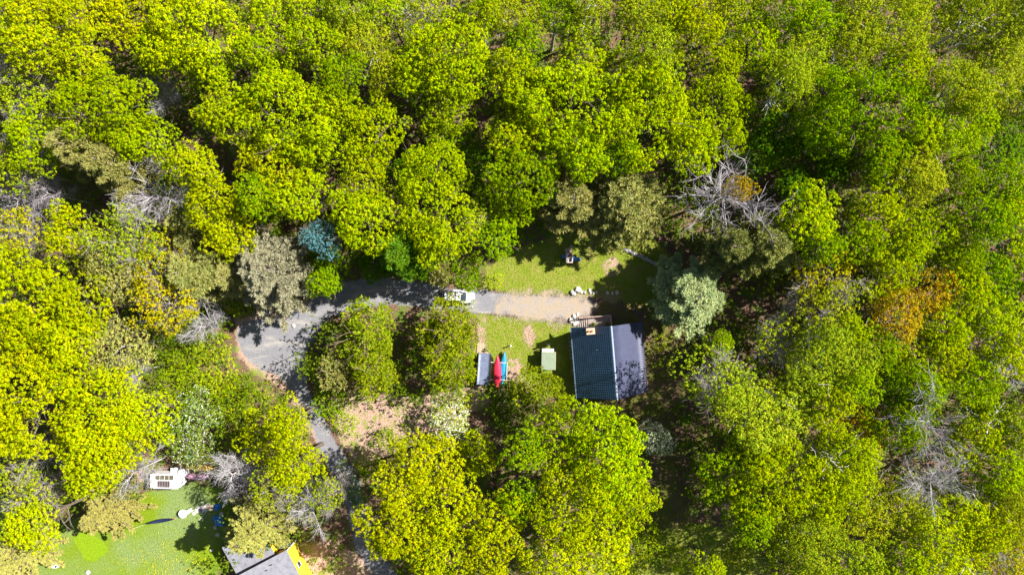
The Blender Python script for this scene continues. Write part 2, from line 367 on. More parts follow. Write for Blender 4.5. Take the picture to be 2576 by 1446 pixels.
def spruce_crown(seed, R, H, limbs):
    rs = np.random.RandomState(seed); out = []
    for P, r in limbs:
        L = np.linalg.norm(P[-1] - P[0]); k = int(12 + 20 * L); n = len(P)
        t = rs.uniform(.05, 1.02, k) ** .8; i = np.clip(t * (n - 1), 0, n - 1.001); a = i.astype(int); f = (i - a)[:, None]
        q = P[a] * (1 - f) + P[np.minimum(a + 1, n - 1)] * f; ax = unit(P[-1] - P[0]); side = unit(np.cross(ax, [0, 0, 1.]))
        sg = rs.choice([-1, 1], k)[:, None]; w = (.10 + .19 * min(L, 2.2) * (1.1 - t))[:, None] * rs.uniform(.2, 1, (k, 1))
        D = unit(ax * .9 + side * sg * .8 + np.array([0, 0, -.25]) + rs.normal(size=(k, 3)) * .2)
        C = q + side * sg * w + ax * w * .5 + [0, 0, 0] * w - np.array([0, 0, .18]) * w * rs.uniform(0, 2, (k, 1)); tt = rs.uniform(0, 1, k)
        C3 = np.repeat(C, 6, 0); D3 = unit(np.repeat(D, 6, 0) + rs.normal(size=(6 * k, 3)) * .5)
        out.append(blades(rs, C3 + D3 * .12, D3, .34 * rs.uniform(.7, 1.2, 6 * k), .12, np.clip(np.repeat(tt, 6) * .6 + rs.uniform(0, .4, 6 * k), 0, 1)))
    return join(out)

def tube(P, r, sides=5):
    P = np.asarray(P, float); n = len(P); T = unit(np.gradient(P, axis=0)); a = unit(np.cross(T, [0.31, .17, .93])); b = np.cross(T, a)
    an = np.arange(sides) * 2 * PI / sides
    V = P[:, None] + (a[:, None] * np.cos(an)[None, :, None] + b[:, None] * np.sin(an)[None, :, None]) * np.asarray(r)[:, None, None]
    V = V.reshape(-1, 3); i, j = np.meshgrid(np.arange(n - 1), np.arange(sides), indexing='ij'); i, j = i.ravel(), j.ravel(); k = (j + 1) % sides
    F = np.stack([i * sides + j, i * sides + k, (i + 1) * sides + k, (i + 1) * sides + j], 1); return V, F, np.full(len(V), .5)
def limb(rs, p, d, L, r0, n=6, wig=.12, up=.0, r1=.25):
    P = [np.array(p, float)]; d = unit(np.array(d, float))
    for i in range(n - 1):
        d = unit(d + rs.normal(size=3) * wig + [0, 0, up]); P.append(P[-1] + d * L / (n - 1))
    return np.array(P), np.linspace(r0, r0 * r1, n)
def wood(seed, R, H, kind):
    """trunk polyline, list of limbs, list of twigs"""
    rs = np.random.RandomState(seed + 999); r0 = (.007 if kind == 'dead' else .0125) * H + .010 * R
    top = {'pine': .97, 'spruce': .99, 'dead': .72, 'cedar': .85}.get(kind, .66) * H
    n = 9; tp = np.zeros((n, 3)); tp[:, 2] = np.linspace(0, top, n); tp[1:, :2] += np.cumsum(rs.normal(size=(n - 1, 2)) * .035 * (H / 15), 0)
    tr = np.linspace(r0, r0 * (.12 if kind in ('pine', 'spruce') else .45), n)
    at = lambda z: np.array([np.interp(z, tp[:, 2], tp[:, 0]), np.interp(z, tp[:, 2], tp[:, 1]), z])
    L1, L2 = [], []
    if kind in ('pine', 'spruce'):
        sp = kind == 'spruce'; step = .72 if sp else 1.35; z = H * (.12 if sp else .3)
        while z < H * .96:
            f = (H - z) / (H * (.88 if sp else .7)); rad = R * (f ** (.9 if sp else .62)) * rs.uniform(.8, 1.12); k = 7 if sp else 5
            for i in range(k):
                a = 2 * PI * i / k + rs.uniform(-.35, .35) + z; rr = rad * rs.uniform(.62, 1.2)
                L1.append(limb(rs, at(z + rs.uniform(-.2, .2)), (math.cos(a), math.sin(a), -.12 if sp else .22), max(.5, rr), .022 + .014 * rr, 5, .07, -.03 if sp else .07))
                if not sp and rr > 1.2:
                    P, r = L1[-1]
                    for s in (-1, 1):
                        a2 = a + s * rs.uniform(.5, .9); L1.append(limb(rs, P[2], (math.cos(a2), math.sin(a2), .2), rr * .5, .02, 4, .08, .05))
            z += step * rs.uniform(.85, 1.15)
    else:
        dead = kind == 'dead'; k = 11 if dead else 8
        for i in range(k):
            z = top * (rs.uniform(.55, 1.0) if i else 1); a = 2.4 * i + rs.uniform(-.4, .4); e = rs.uniform(.25, .9)
            Lr = math.hypot(R, 0) * rs.uniform(.75, 1.08) / max(.55, math.cos(e)) * .95; Lr = min(Lr, (H - z) * 1.5 + R * .55)
            P, r = limb(rs, at(min(z, top * .99)), (math.cos(a) * math.cos(e), math.sin(a) * math.cos(e), math.sin(e)), Lr, r0 * (.36 if dead else .42), 8, .13, .03, .14)
            L1.append((P, r))
            for q in range(8 if dead else 4):
                t = rs.randint(2, 8); dd = unit(P[min(t, 7)] - P[t - 1]); s = unit(dd * .9 + rs.normal(size=3) * .6)
                P2, r2 = limb(rs, P[t - 1], s, Lr * rs.uniform(.2, .42), r[t - 1] * .6 + .012, 5, .16, .04, .3); L1.append((P2, r2))
                if dead:
                    for _ in range(9):
                        t2 = rs.randint(1, 5); s2 = unit(unit(P2[min(t2, 4)] - P2[t2 - 1]) + rs.normal(size=3) * .6); L2.append(limb(rs, P2[t2 - 1], s2, rs.uniform(.6, 1.7), .016, 4, .2, .02, .5))
    return (tp, tr), L1, L2

LEAF = leaf_mat('leaf', .24, .03, .0); NEEDLE = leaf_mat('needle', .12, .03, .15); BLOSSOM = leaf_mat('blossom', .3, .0, .1)
def bark_mat(name):
    m, t, N, L = new_mat(name); oi = N('ShaderNodeObjectInfo'); tc = N('ShaderNodeTexCoord'); n = noise(t, 3.5, 5, .7, tc.outputs['Object'])
    c = mixc(t, 1.0, oi.outputs['Color'], ramp_col(t, n.outputs[0]), 'MULTIPLY'); b = N('ShaderNodeBsdfPrincipled'); L(c, b.inputs['Base Color']); b.inputs['Roughness'].default_value = .9
    b.inputs['Specular IOR Level'].default_value = .2; o = N('ShaderNodeOutputMaterial'); L(b.outputs[0], o.inputs[0]); return m
def ramp_col(t, src):
    r = ramp_node(t, [(.3, (.55, .52, .5)), (.6, (1, 1, 1)), (.8, (1.0, 1.0, 1.0))]); t.links.new(src, r.inputs[0]); return r.outputs[0]
BARK = bark_mat('bark')

KINDS = {  # code: (name, words, crown style, wood style, H, group, bark colour)
 'M': ('maple_tree', 'maple', 'maple', 'oak', 17, 'leafy maples of the forest', (.16, .13, .10)),
 'B': ('birch_tree', 'fine leaved birch', 'birch', 'oak', 18, 'fine leaved birches of the forest', (.62, .60, .56)),
 'O': ('budding_tree', 'half leafed tree', 'sparse', 'dead', 16, 'half leafed trees with grey branches showing', (.40, .36, .33)),
 'D': ('bare_tree', 'bare tree', None, 'dead', 15, 'leafless trees', (.50, .46, .44)),
 'P': ('pine_tree', 'pine', 'pine', 'pine', 17, 'pines', (.30, .25, .23)),
 'S': ('spruce_tree', 'spruce', 'spruce', 'spruce', 14, 'spruces on the lower left', (.22, .17, .14)),
 'C': ('cedar_tree', 'cedar', 'cedar', 'cedar', 9, 'cedars around the driveway', (.22, .16, .12)),
 'F': ('blossom_tree', 'blossoming tree', 'soft', 'oak', 6, 'trees in white blossom', (.2, .17, .15)),
 'U': ('shrub', 'shrub', 'shrub', 'oak', 3.2, 'shrubs along the clearings', (.2, .16, .12)),
 'N': ('maple_tree', 'maple', 'soft', 'oak', 16, 'orange leafed maples', (.3, .26, .24)),
}
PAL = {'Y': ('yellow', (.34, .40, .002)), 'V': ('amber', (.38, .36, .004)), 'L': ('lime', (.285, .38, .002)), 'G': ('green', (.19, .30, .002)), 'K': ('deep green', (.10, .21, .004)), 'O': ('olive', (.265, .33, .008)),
       'A': ('orange', (.38, .275, .008)), 'Q': ('golden olive', (.33, .33, .075)), 'E': ('grey olive', (.27, .275, .07)), 'I': ('blue green', (.33, .41, .17)), 'T': ('teal', (.12, .27, .30)), 'W': ('white', (.22, .30, .05)),
       'X': ('grey', (.44, .41, .45)), 'J': ('silvery', (.46, .44, .46)), 'H': ('pale green', (.28, .36, .012)), 'Z': ('grey brown', (.31, .29, .19))}
CACHE = {}
def protos(code, Rb, var):
    key = (code, Rb, var)
    if key in CACHE: return CACHE[key]
    name, _, cs, ws, H, _, _ = KINDS[code]; seed = ord(code) * 977 + int(Rb * 10) * 31 + var * 7
    if code in 'UF' and Rb > 2.6: H = H * 1.25
    (tp, tr), L1, L2 = wood(seed, Rb, H, ws)
    V, F, T = tube(tp, tr, 8); tm = mesh_arrays('trunk', V, F, mat=BARK, smooth=True)
    V, F, T = join([tube(P, r, 5) for P, r in L1] + [tube(P, r, 3) for P, r in L2]); bm_ = mesh_arrays('branches', V, F, mat=BARK, smooth=True)
    cm = xm = None
    if cs == 'pine': cm = mesh_arrays('crown', *pine_crown(seed, Rb, H, L1), mat=NEEDLE)
    elif cs == 'spruce': cm = mesh_arrays('crown', *spruce_crown(seed, Rb, H, L1), mat=NEEDLE)
    elif cs:
        V, F, T = lobed_crown(seed, Rb, H, cs); cm = mesh_arrays('crown', V, F, T, mat=LEAF)
        if code == 'F':
            rs = np.random.RandomState(5); c = V.reshape(-1, 4, 3).mean(1); s = rs.uniform(0, 1, len(c)) < (.34 if var else .16); c = c[s] + [0, 0, .06]; d = unit(rs.normal(size=c.shape) * [1, 1, .3])
            xm = mesh_arrays('blossom', *blades(rs, c, d, .17, .15, rs.uniform(.5, 1, len(c))), mat=BLOSSOM)
    CACHE[key] = (tm, bm_, cm, xm, H); return CACHE[key]
BUCK = {'M': (3, 4, 5.2, 7), 'B': (3, 4.2, 5.5), 'O': (3.2, 4.6), 'D': (2.6, 4, 5.5), 'P': (2.2, 4, 5.2), 'S': (3.6, 4.6), 'C': (2.6, 4.2), 'F': (2.2, 3.2), 'U': (1.2, 2.2), 'N': (3, 4)}
RT = random.Random(11)
def tree(code, X, Y, r, pc, where, H=None, asp=None, rot=None, tint=None):
    name, word, cs, ws, H0, group, bark = KINDS[code]
    if H is None: H = H0 * RT.uniform(.9, 1.1) if code not in 'UFC' else H0 * (RT.uniform(.9, 1.1) if r > 45 else .8)
    fc = {'S': .42, 'P': .68, 'D': .74, 'C': .6, 'U': .5}.get(code, .70); zc = H * fc
    p = W(X, Y, zc); R = r * GPX * (CAM_Z - zc) / CAM_Z
    Rb = min(BUCK[code], key=lambda b: abs(math.log(b / R))); var = RT.randrange(3 if code in 'MBO' else 2) if code != 'F' else int(X > 800)
    tm, bm_, cm, xm, Hb = protos(code, Rb, var)
    size = 'small' if r < 48 else ('large' if r >= 88 else 'mid sized'); cname, col = PAL[pc]
    lb = f"{size} {cname} {word} {where}"
    ws_ = lb.split()
    if len(ws_) > 16: print('LONG LABEL', lb)
    root = empty(name, (p[0], p[1], 0), RT.uniform(0, 2 * PI) if rot is None else rot, lb, 'shrub' if code == 'U' else 'tree', group)
    s = R / Rb * {'M': 1.13, 'B': 1.2, 'P': 1.4, 'O': 1.14, 'N': 1.15, 'D': 1.08, 'S': 1.2, 'C': .97}.get(code, 1.04); root.scale = (s * (asp or RT.uniform(.93, 1.08)), s * (1 / asp if asp else RT.uniform(.93, 1.08)), H / Hb)
    put('trunk', tm, root, color=bark)
    if bm_ and code != 'U': put('branches', bm_, root, color=bark if code != 'D' else tuple(b * k for b, k in zip(col, (1, 1, 1))))
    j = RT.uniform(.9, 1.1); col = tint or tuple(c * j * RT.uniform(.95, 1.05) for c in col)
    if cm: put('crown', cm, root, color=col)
    if xm: put('blossom', xm, root, color=(.66, .66, .62))
    return root

# ---------------------------------------------------------------- the trees, each with what singles it out
TREES = """
M 30 45 62 Y|filling the photo's top left corner
M 118 40 66 Y|second from the left corner along the top edge
M 120 132 66 Y|below the second tree of the top edge, far left
M 205 60 62 Y|third from the left corner along the top edge
M 222 158 74 Y|directly above the smooth lime maple at upper left
M 300 60 66 Y|fourth from the left corner along the top edge
M 30 125 45 Y|above the bare tree on the left edge
M 400 60 100 Y|at the top edge above the leaning bare tree
M 425 150 66 Y|between the top edge and the leaning bare tree
M 515 100 104 Y|at the top left, right of a dark gap
M 545 190 62 L|below the top left maples, right of the leaning bare tree
N 600 72 56 O|with rusty tinge near the top edge, left half
M 655 145 52 L|below the rusty tinged tree near the top
M 690 50 60 L|right of the rusty tinged tree at the top edge
M 765 30 52 L|at the top edge left of a dark hollow
M 795 120 72 L|standing over the dark hollow at upper left centre
M 845 50 48 G|squeezed at the top edge before the birches
M 700 210 58 L|low between the upper left maples
M 870 205 55 G|in shade left of the tall knobbly maple
D 12 155 48 X|leaning out past the left edge near the top
O 85 240 84 O|on the left below the top left maples
M 280 280 106 L|with smooth domed crown left of the leaning bare tree
M 368 355 70 L|joined to the lower right of the smooth domed maple
D 398 240 52 J|leaning left with forked silver limbs in a dark gap
D 48 325 48 J|with silver limbs near the left edge
M 110 355 76 L|below the silver limbed tree on the left
O 45 425 68 O|on the left edge above the grey twig thicket
P 215 380 76 E|with ragged crown left of the grey bushy bare tree
P 290 415 70 E|with bare twigs inside, above the grey bushy bare tree
D 375 488 92 J|bushy and pale beside the ragged pines
D 40 495 62 X|twiggy on the left edge, halfway up
D 118 488 40 X|slender beside the twiggy left edge tree
M 590 300 76 L|right of the leaning bare tree
P 622 365 40 E|slim and brownish among the left centre maples
M 742 305 116 L|in the left centre forest, widest there
M 830 265 62 Y|on the left centre beside the shaded hollow
M 700 420 84 Y|above the grey drooping pine and the teal tree
M 795 370 62 L|above the tall crown beside the driveway bend
M 660 505 56 G|in shade left of the teal tree
M 508 430 58 Y|right of the grey bushy bare tree
M 545 518 70 Y|in a slanting row above the grey drooping pine
M 590 590 62 Y|lowest of the slanting row above the grey pine
M 770 500 64 L|overhanging the teal tree
B 905 35 68 O|at the top edge left of centre
B 915 115 60 O|below the top edge birches, left of centre
M 985 42 50 L|between the birches at the top edge
O 1085 45 62 O|with white limbs at the top edge
B 985 190 50 O|left of the tall knobbly maple
M 1122 150 118 L|tall and knobbly in the upper centre
M 1055 205 66 L|on the left flank of the knobbly maple
M 1165 205 72 L|on the right flank of the knobbly maple
M 1130 285 68 L|hanging over the brown gap in the upper centre
B 1275 50 74 O|at the middle of the top edge
B 1215 60 48 L|between the white limbed tree and the middle birch
M 1320 128 52 G|under the birch in the middle of the top edge
M 1290 200 64 L|in the upper centre right of the knobbly maple
O 1462 92 52 O|thin leaved in the dark hollow at the top
B 1480 25 60 O|at the top edge in the dark hollow
B 1400 50 50 G|left of the dark hollow at the top edge
M 1590 55 62 O|with dull crown at the top edge right of centre
M 1680 50 66 Y|at the top edge right of centre
B 1640 135 54 O|behind the maples right of top centre
M 1460 185 84 L|below the dark hollow at the top
M 1330 260 78 L|in the upper centre forest
M 1440 285 122 L|central in the upper forest
M 1290 345 66 L|above the shaded centre crown
M 1450 385 76 L|above the olive pines of the upper lawn
M 1320 450 88 G|just left of the olive pines
M 1615 220 82 L|right of centre, upper forest
M 1620 300 112 L|above the olive pines, to the right
M 1560 400 54 G|tucked over the right hand olive pine
M 1090 435 92 L|above the driveway in the centre left
M 950 335 76 L|left of the brown gap in the upper centre
M 880 290 52 L|between the left centre and brown gap maples
M 1130 350 42 G|low in the brown gap of the upper centre
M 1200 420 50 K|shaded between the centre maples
M 925 455 76 L|over the driveway bend, upper of two
M 915 555 84 L|over the driveway bend, lower of two
M 1095 540 100 L|overhanging the driveway, upper centre
M 1110 610 55 L|lowest over the shaded driveway
O 1185 560 44 H|slim and upright over the driveway
M 1260 520 74 G|left below the olive pines
M 1250 600 52 G|at the upper left corner of the upper lawn
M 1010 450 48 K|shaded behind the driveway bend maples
P 1435 505 78 E|at the top of the upper lawn, left one
P 1578 495 104 E|at the top of the upper lawn, right one
M 1745 80 80 Y|near the top edge in the right half
M 1835 35 58 O|at the top edge in the right half
M 1885 130 74 L|knobbly in the upper right
M 1810 165 52 L|between the two upper right knobbly maples
M 1790 290 96 L|above the large dead tree
M 1730 370 64 L|left above the large dead tree
M 1950 45 72 G|at the top edge left of the white limbed birches
M 2030 70 62 G|touching the white limbed birches at the top
B 2005 160 64 O|in the upper right, left of the broadest maple
B 1970 225 58 O|above the shaded maple at upper right
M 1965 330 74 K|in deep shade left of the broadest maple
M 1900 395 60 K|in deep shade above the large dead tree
B 2220 60 108 O|with white limbs at the top right
B 2140 115 66 O|with white limbs left of the top right birch
M 2175 280 150 G|broadest of all, in the upper right
M 2270 200 78 L|on the sunny flank of the broadest maple
M 2200 400 84 G|below the broadest maple in the upper right
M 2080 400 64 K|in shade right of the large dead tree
B 2390 330 78 L|smooth and feathery right of the broadest maple
B 2395 235 60 O|above the feathery birch at upper right
B 2480 200 84 H|near the right edge, upper part
B 2450 60 88 O|filling the top right corner area
B 2550 40 55 O|in the very top right corner
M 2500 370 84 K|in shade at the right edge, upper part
M 2560 290 50 G|on the right edge, upper part
B 2290 450 62 O|below the feathery birch
M 2395 455 54 G|right of the birch below the feathery one
M 2500 480 66 G|near the right edge above mid height
O 1850 480 34 A|with orange leaves inside the large dead tree
D 1832 490 146 X|with spreading white limbs right of the upper lawn
M 2015 548 68 L|right of the large dead tree
M 2185 530 78 L|right of centre below the birches
P 2100 505 42 E|slim and brownish between two lime maples
M 2335 595 92 L|right side, halfway up
M 2450 560 62 G|right side between lime maples, halfway up
M 2530 560 64 L|on the right edge, halfway up
P 1935 620 68 E|right above the pale blue green pine
P 1840 622 60 E|in shade below the large dead tree
P 1742 742 86 I|pale and puffy right of the cabin's deck
O 2065 690 84 V|with grey limbs right of the blue green pine
O 2070 775 68 O|below the grey limbed amber tree
P 2155 640 40 E|slim, between the grey limbed tree and lime maples
M 2215 690 76 L|above the orange maples on the right
N 2320 735 60 A|upper of the orange pair on the right
N 2235 790 74 A|lower of the orange pair on the right
M 2460 700 74 G|right of the upper orange maple
M 2545 690 56 L|on the right edge just above mid height
M 2350 830 72 L|below the orange pair
M 2340 905 84 L|lowest below the orange pair
M 2470 810 86 L|near the right edge below mid height
M 2500 890 62 L|lower neighbour of the right edge maple
O 1950 860 60 O|among the shade right of the cabin strip
B 2060 905 94 H|with pale crown left of the lower orange tree
M 1805 865 36 G|low in the dark strip right of the cabin
M 2190 880 58 G|between the pale birch and the orange pair
M 2215 960 54 G|above the big fallen looking bare tree
D 2550 905 62 X|dark and twiggy on the right edge
O 1800 960 92 H|with white limbs right of the cabin roof
B 1912 1040 92 H|below the white limbed tree right of the cabin
M 2060 1010 58 L|left of the golden orange tree
N 2145 1065 62 A|golden, alone in the lower right
M 1950 1210 122 L|in the lower right, widest there
M 1835 1175 84 G|in the lower right beside the shaded strip
B 2110 1160 84 L|right of the widest lower right maple
M 2245 1060 70 G|under the left limbs of the big bare tree
D 2345 1060 112 X|with streaming twigs in the lower right
D 2345 1215 84 J|with silver limbs at the lower right
M 2440 1090 84 L|right of the big streaming bare tree
M 2500 1185 74 L|near the right edge, lower part
B 2545 1070 60 H|at the right edge, lower part
B 2195 1270 92 O|left of the silver limbed bare tree
B 2020 1350 100 O|at the bottom edge, left one of the lower right
B 2350 1345 96 L|at the bottom edge below the silver limbs
M 2250 1410 64 L|between birches at the bottom edge
B 2520 1265 72 O|on the right edge near the bottom
O 2510 1385 78 V|with bare fans in the bottom right corner
B 2130 1400 64 O|between the bottom edge birches
M 1780 1425 44 L|low at the bottom edge right of centre
M 2440 1010 48 G|wedged behind the big streaming bare tree
M 200 590 66 Y|on the left, halfway up the photo
O 62 585 64 V|on the left edge, halfway up the photo
M 15 660 52 Y|cut by the left edge below mid height
O 330 600 84 O|with soft crown left of the slim grey pines
O 415 670 80 V|thickly budded, left of the grey drooping pine
N 300 680 74 Q|soft, between the budding trees on the left
O 420 765 78 V|thickly budded above the bare fan tree
P 462 560 40 E|slim, upper of two below the bushy bare tree
P 486 612 38 E|slim, lower of two below the bushy bare tree
P 490 690 58 E|left of the broad grey drooping pine
P 680 675 96 Z|broad and drooping above the driveway bend
P 590 700 46 E|in shade left of the broad drooping pine
N 815 600 46 T|lone blue leafed one behind the driveway bend
M 822 655 46 K|just below the teal tree
M 828 700 48 G|above the driveway bend
M 90 765 122 Y|broad on the left edge below mid height
M 215 775 90 Y|right half of the broad left edge pair
M 90 870 84 Y|below the broad left edge pair
M 205 865 62 Y|in the left centre between broad yellow crowns
N 300 870 84 Q|left of the bare fan tree
M 180 930 66 Y|above the lower left yellow maples
D 500 815 62 J|fan shaped beside the gravel bulge
D 322 938 46 J|small fan above the lower left maples
U 525 870 56 H|pale and leafy left of the gravel bulge
U 470 905 52 L|between the bare fan and the white blossom
U 560 935 56 H|pale, below the gravel bulge
M 100 1020 118 Y|on the left edge in the lower left
M 265 1030 104 Y|in the lower left, upper of the cluster
M 15 1060 66 Y|cut by the left edge in the lower left
M 365 1040 74 Y|in the lower left, nearest the white blossom
M 240 1110 84 Y|in the lower left above the small camper
M 330 1105 66 Y|above the camper, right hand crown
M 255 1180 60 Y|lowest of the lower left yellow cluster
F 490 1040 62 W|left of the lower driveway, upper one
F 478 1125 52 W|left of the lower driveway, lower one
U 590 1000 50 L|between white blossom and lower driveway
U 640 1015 46 H|beside the driveway below the gravel bulge
M 735 1060 58 Y|leaning over the lower driveway
M 682 1108 68 Y|left of the lower driveway, middle height
M 750 1165 66 Y|nearest the camper side of the lower driveway
U 592 1112 30 O|between blossom trees and driveway maples
D 145 1140 44 X|twiggy under the lower left yellow cluster
D 330 1190 66 J|fan shaped left of the camper
D 585 1195 56 J|fan shaped right of the pink canoe
D 775 1275 70 J|fan shaped over the bottom of the driveway
O 60 1165 58 O|on the left edge above the lower left lawn
O 100 1235 54 O|above the rounded lawn side tree
M 108 1305 62 Y|rounded, at the left end of the lower lawn
S 275 1285 78 Q|lying widest across the lower left lawn
S 42 1400 82 Q|in the bottom left corner
S 655 1315 106 Q|large, over the yellow house's roof
O 700 1220 52 O|above the big golden spruce
O 830 1235 44 O|over the lower driveway's dark bend
C 925 838 90 O|upper left one inside the driveway loop
C 940 935 70 O|lower left one inside the driveway loop
C 845 935 48 E|grey green, at the left of the loop
U 800 925 38 G|at the left tip of the driveway loop
U 830 1010 46 G|below the driveway loop's cedars
C 1130 830 84 O|upper right one inside the loop, beside the car
C 1135 925 68 O|lower right one inside the driveway loop
C 1178 692 44 G|hanging over the white car
C 1112 692 36 E|dim, left of the white car
P 1005 640 50 K|needled, behind the shaded driveway
C 1070 665 38 K|in deep shade behind the driveway
C 945 665 44 K|in deep shade behind the driveway bend
C 1355 985 76 O|left of the cabin below the small shed
F 1130 1055 66 H|white, above the bottom centre maples
F 1650 1105 54 I|pale, right of the bottom centre maples
C 1200 1140 52 L|slim, between the bottom centre maples
M 1075 1155 84 Y|bottom centre, left cluster, topmost
M 1005 1205 62 Y|bottom centre, left cluster, on its left shoulder
M 1005 1330 84 Y|bottom centre, left cluster, lowest on the left
M 1115 1270 88 Y|bottom centre, left cluster, in its middle
M 1110 1395 80 Y|bottom centre, left cluster, at the photo's edge
M 1235 1300 80 Y|bottom centre, between the left and right clusters
M 1230 1400 70 Y|bottom centre, at the photo's edge between clusters
M 1320 1120 58 G|bottom centre, dark notch of the right cluster
M 1420 1110 88 L|bottom centre, right cluster, upper left
M 1515 1140 112 L|bottom centre, right cluster, upper right
M 1575 1240 78 L|bottom centre, right cluster, rightmost
M 1440 1250 108 Y|bottom centre, right cluster, in its middle
M 1510 1350 88 Y|bottom centre, right cluster, lower right
M 1390 1385 78 Y|bottom centre, right cluster, lowest left
M 1310 1240 54 G|bottom centre, shaded seam between clusters
U 1265 1015 36 K|in shade below the blue canoe
U 1290 1060 40 G|in shade above the bottom centre maples
U 870 1060 36 L|beside the lower driveway, upper one
U 985 1110 40 O|twiggy, left of the white blossoming tree
U 930 1165 40 O|beside the shaded end of the driveway
U 900 1240 34 K|in shade beside the lower driveway
U 1245 705 26 L|at the driveway's edge right of the car
U 1160 1000 28 L|below the loop cedars beside white blossom
U 1620 1345 46 L|on the slope below the big maples
U 1700 1400 44 L|on the slope at the bottom edge
U 1850 1390 48 O|on the slope between maple and birches
U 1660 860 26 O|on the strip right of the cabin roof
U 1600 1420 38 L|at the bottom edge beside the last maple
U 545 975 46 L|left of the sandy edge under the gravel bulge
U 480 945 44 H|above the white blossom on the left
U 620 960 30 G|low on the sandy edge under the gravel bulge
U 430 960 40 L|between bare fan and white blossom, lower
U 575 1060 42 H|right of the upper white blossom
U 600 760 42 O|above the gravel bulge
U 545 745 40 L|left above the gravel bulge
M 2130 960 60 G|between the pale birch and the golden maple
M 2290 970 56 G|under the lowest of the orange pair's neighbours
M 2400 720 60 L|right of the orange pair, upper neighbour
M 1905 1125 70 L|between the white limbed tree and widest maple
M 2140 610 60 G|below the slim brownish pine at right
M 2260 620 56 L|left of the lime maple halfway down the right
M 2045 620 50 G|above the grey limbed amber tree
M 2405 650 52 G|low between right side maples, above the orange pair
M 2420 950 60 G|between the right edge maples and bare tree
M 2110 840 56 L|left of the lower orange tree
M 2080 300 70 G|left shoulder of the broadest maple
M 2290 350 66 L|right shoulder of the broadest maple
M 1990 470 50 K|shaded between the dead tree and the lime maple
M 2440 1320 66 L|between the bottom right birches
M 2060 1250 60 L|touching the widest lower right maple
M 1880 1290 60 G|under the widest lower right maple
U 720 745 32 G|under the broad drooping pine
"""
BARE_LABEL = {}
for row in TREES.strip().splitlines():
    a, where = row.split('|'); c, X, Y, r, pc = a.split()
    X, Y, r = float(X), float(Y), float(r); kw = {}
    if c == 'C': kw['H'] = 7.5 + r * .03
    if c == 'P' and r < 50: kw['H'] = 13
    if c == 'M' and r < 50: kw['H'] = 11
    if c == 'P' and X > 1650 and Y > 680: kw['H'] = 12
    if where.startswith('left of the lower driveway, middle'): kw['H'] = 11
    if c == 'S': kw['H'] = 11 if r < 90 else 15
    if c == 'M' and r > 100: kw['H'] = 19.5
    if c == 'P' and 1400 < X < 1600: kw['H'] = 14.5
    if 'left below the olive pines' in where or 'corner of the upper lawn' in where: kw['H'] = 12
    if pc == 'K' and c == 'M': kw['H'] = 10
    if c == 'N' and pc == 'T': kw['H'] = 16
    if c == 'D' and r < 70 and X < 900: kw['H'] = 12
    if c == 'D' and X > 2300 and X < 2400: kw['H'] = 21
    tree(c, X, Y, r, pc, where, **kw)

# ---------------------------------------------------------------- the cabin
def panel(fr, e0, e1, r0, r1, nrib, ncourse, amp, step, name, mat, parent, samp=6, cs=4, thick=.05):
    """ribbed roof slope between eave line e0-e1 and ridge line r0-r1 (local points); courses step down like metal tiles"""
    e0, e1, r0, r1 = map(np.array, (e0, e1, r0, r1)); nu, nv = nrib * samp, ncourse * cs
    n = unit(np.cross(e1 - e0, r0 - e0)); n = n * np.sign(n[2])
    u, v = np.meshgrid(np.linspace(0, 1, nu + 1), np.linspace(0, 1, nv + 1)); u, v = u.ravel()[:, None], v.ravel()[:, None]
    P = (e0 * (1 - u) + e1 * u) * (1 - v) + (r0 * (1 - u) + r1 * u) * v
    ph = (u * nrib) % 1.0; hgt = amp * np.exp(-((ph - .5) / .16) ** 2)
    if step: hgt = hgt + step * (1 - (v * ncourse) % 1.0)
    P = P + n * hgt; N_ = len(P); V = np.concatenate([P, P - n * thick])
    i, j = np.meshgrid(np.arange(nu), np.arange(nv)); i, j = i.ravel(), j.ravel(); k = nu + 1
    F = np.stack([j * k + i, j * k + i + 1, (j + 1) * k + i + 1, (j + 1) * k + i], 1)
    ed = [(a, a + 1) for a in range(nu)] + [(nv * k + a + 1, nv * k + a) for a in range(nu)] + [((a + 1) * k, a * k) for a in range(nv)] + [(a * k + nu, (a + 1) * k + nu) for a in range(nv)]
    S = np.array([(a, b, b + N_, a + N_) for a, b in ed]); F = np.concatenate([F, F[:, ::-1] + N_, S])
    return put(name, mesh_arrays(name, V, F, mat=mat), parent)

M_ROOF_LIT = paint('metal_roof_lit_tone', (.048, .055, .105), .5, .0, .10, 1.2, .5)  # same metal roof: the sunlit slope's tone is put into the colour
M_ROOF_SHADE = paint('metal_roof_shade_tone', (.04, .10, .185), .38, .0, .14, 1.0, .6)  # same metal roof: the far slope's bluish shade is put into the colour
M_TRIM = paint('pale_metal_trim', (.27, .33, .42), .4, .2, .08)
M_LOG = paint('brown_siding', (.20, .12, .07), .8, 0, .2, 2)
M_WOOD = paint('weathered_wood', (.36, .30, .27), .85, 0, .18, 5, .2)
M_NEWWOOD = paint('tan_wood', (.50, .38, .27), .8, 0, .15, 5, .2)
M_PINKWOOD = paint('pinkish_wood', (.55, .40, .35), .8, 0, .12, 5, .2)
M_STONE = paint('grey_stone', (.38, .36, .36), .9, 0, .2, 4, .2, bump=.03)
M_PALESTONE = paint('pale_stone', (.56, .53, .50), .9, 0, .15, 4, .2, bump=.03)
M_BRICK = paint('terracotta', (.45, .14, .06), .85, 0, .2, 8, .2)
M_GLASS = paint('dark_glass', (.02, .03, .04), .08, 0, .05, 1, .8)
M_WHITE = paint('white_paint', (.80, .80, .80), .3, 0, .03, 2, .5)
M_WHITE2 = paint('weathered_white', (.66, .66, .66), .5, 0, .1, 3, .4)
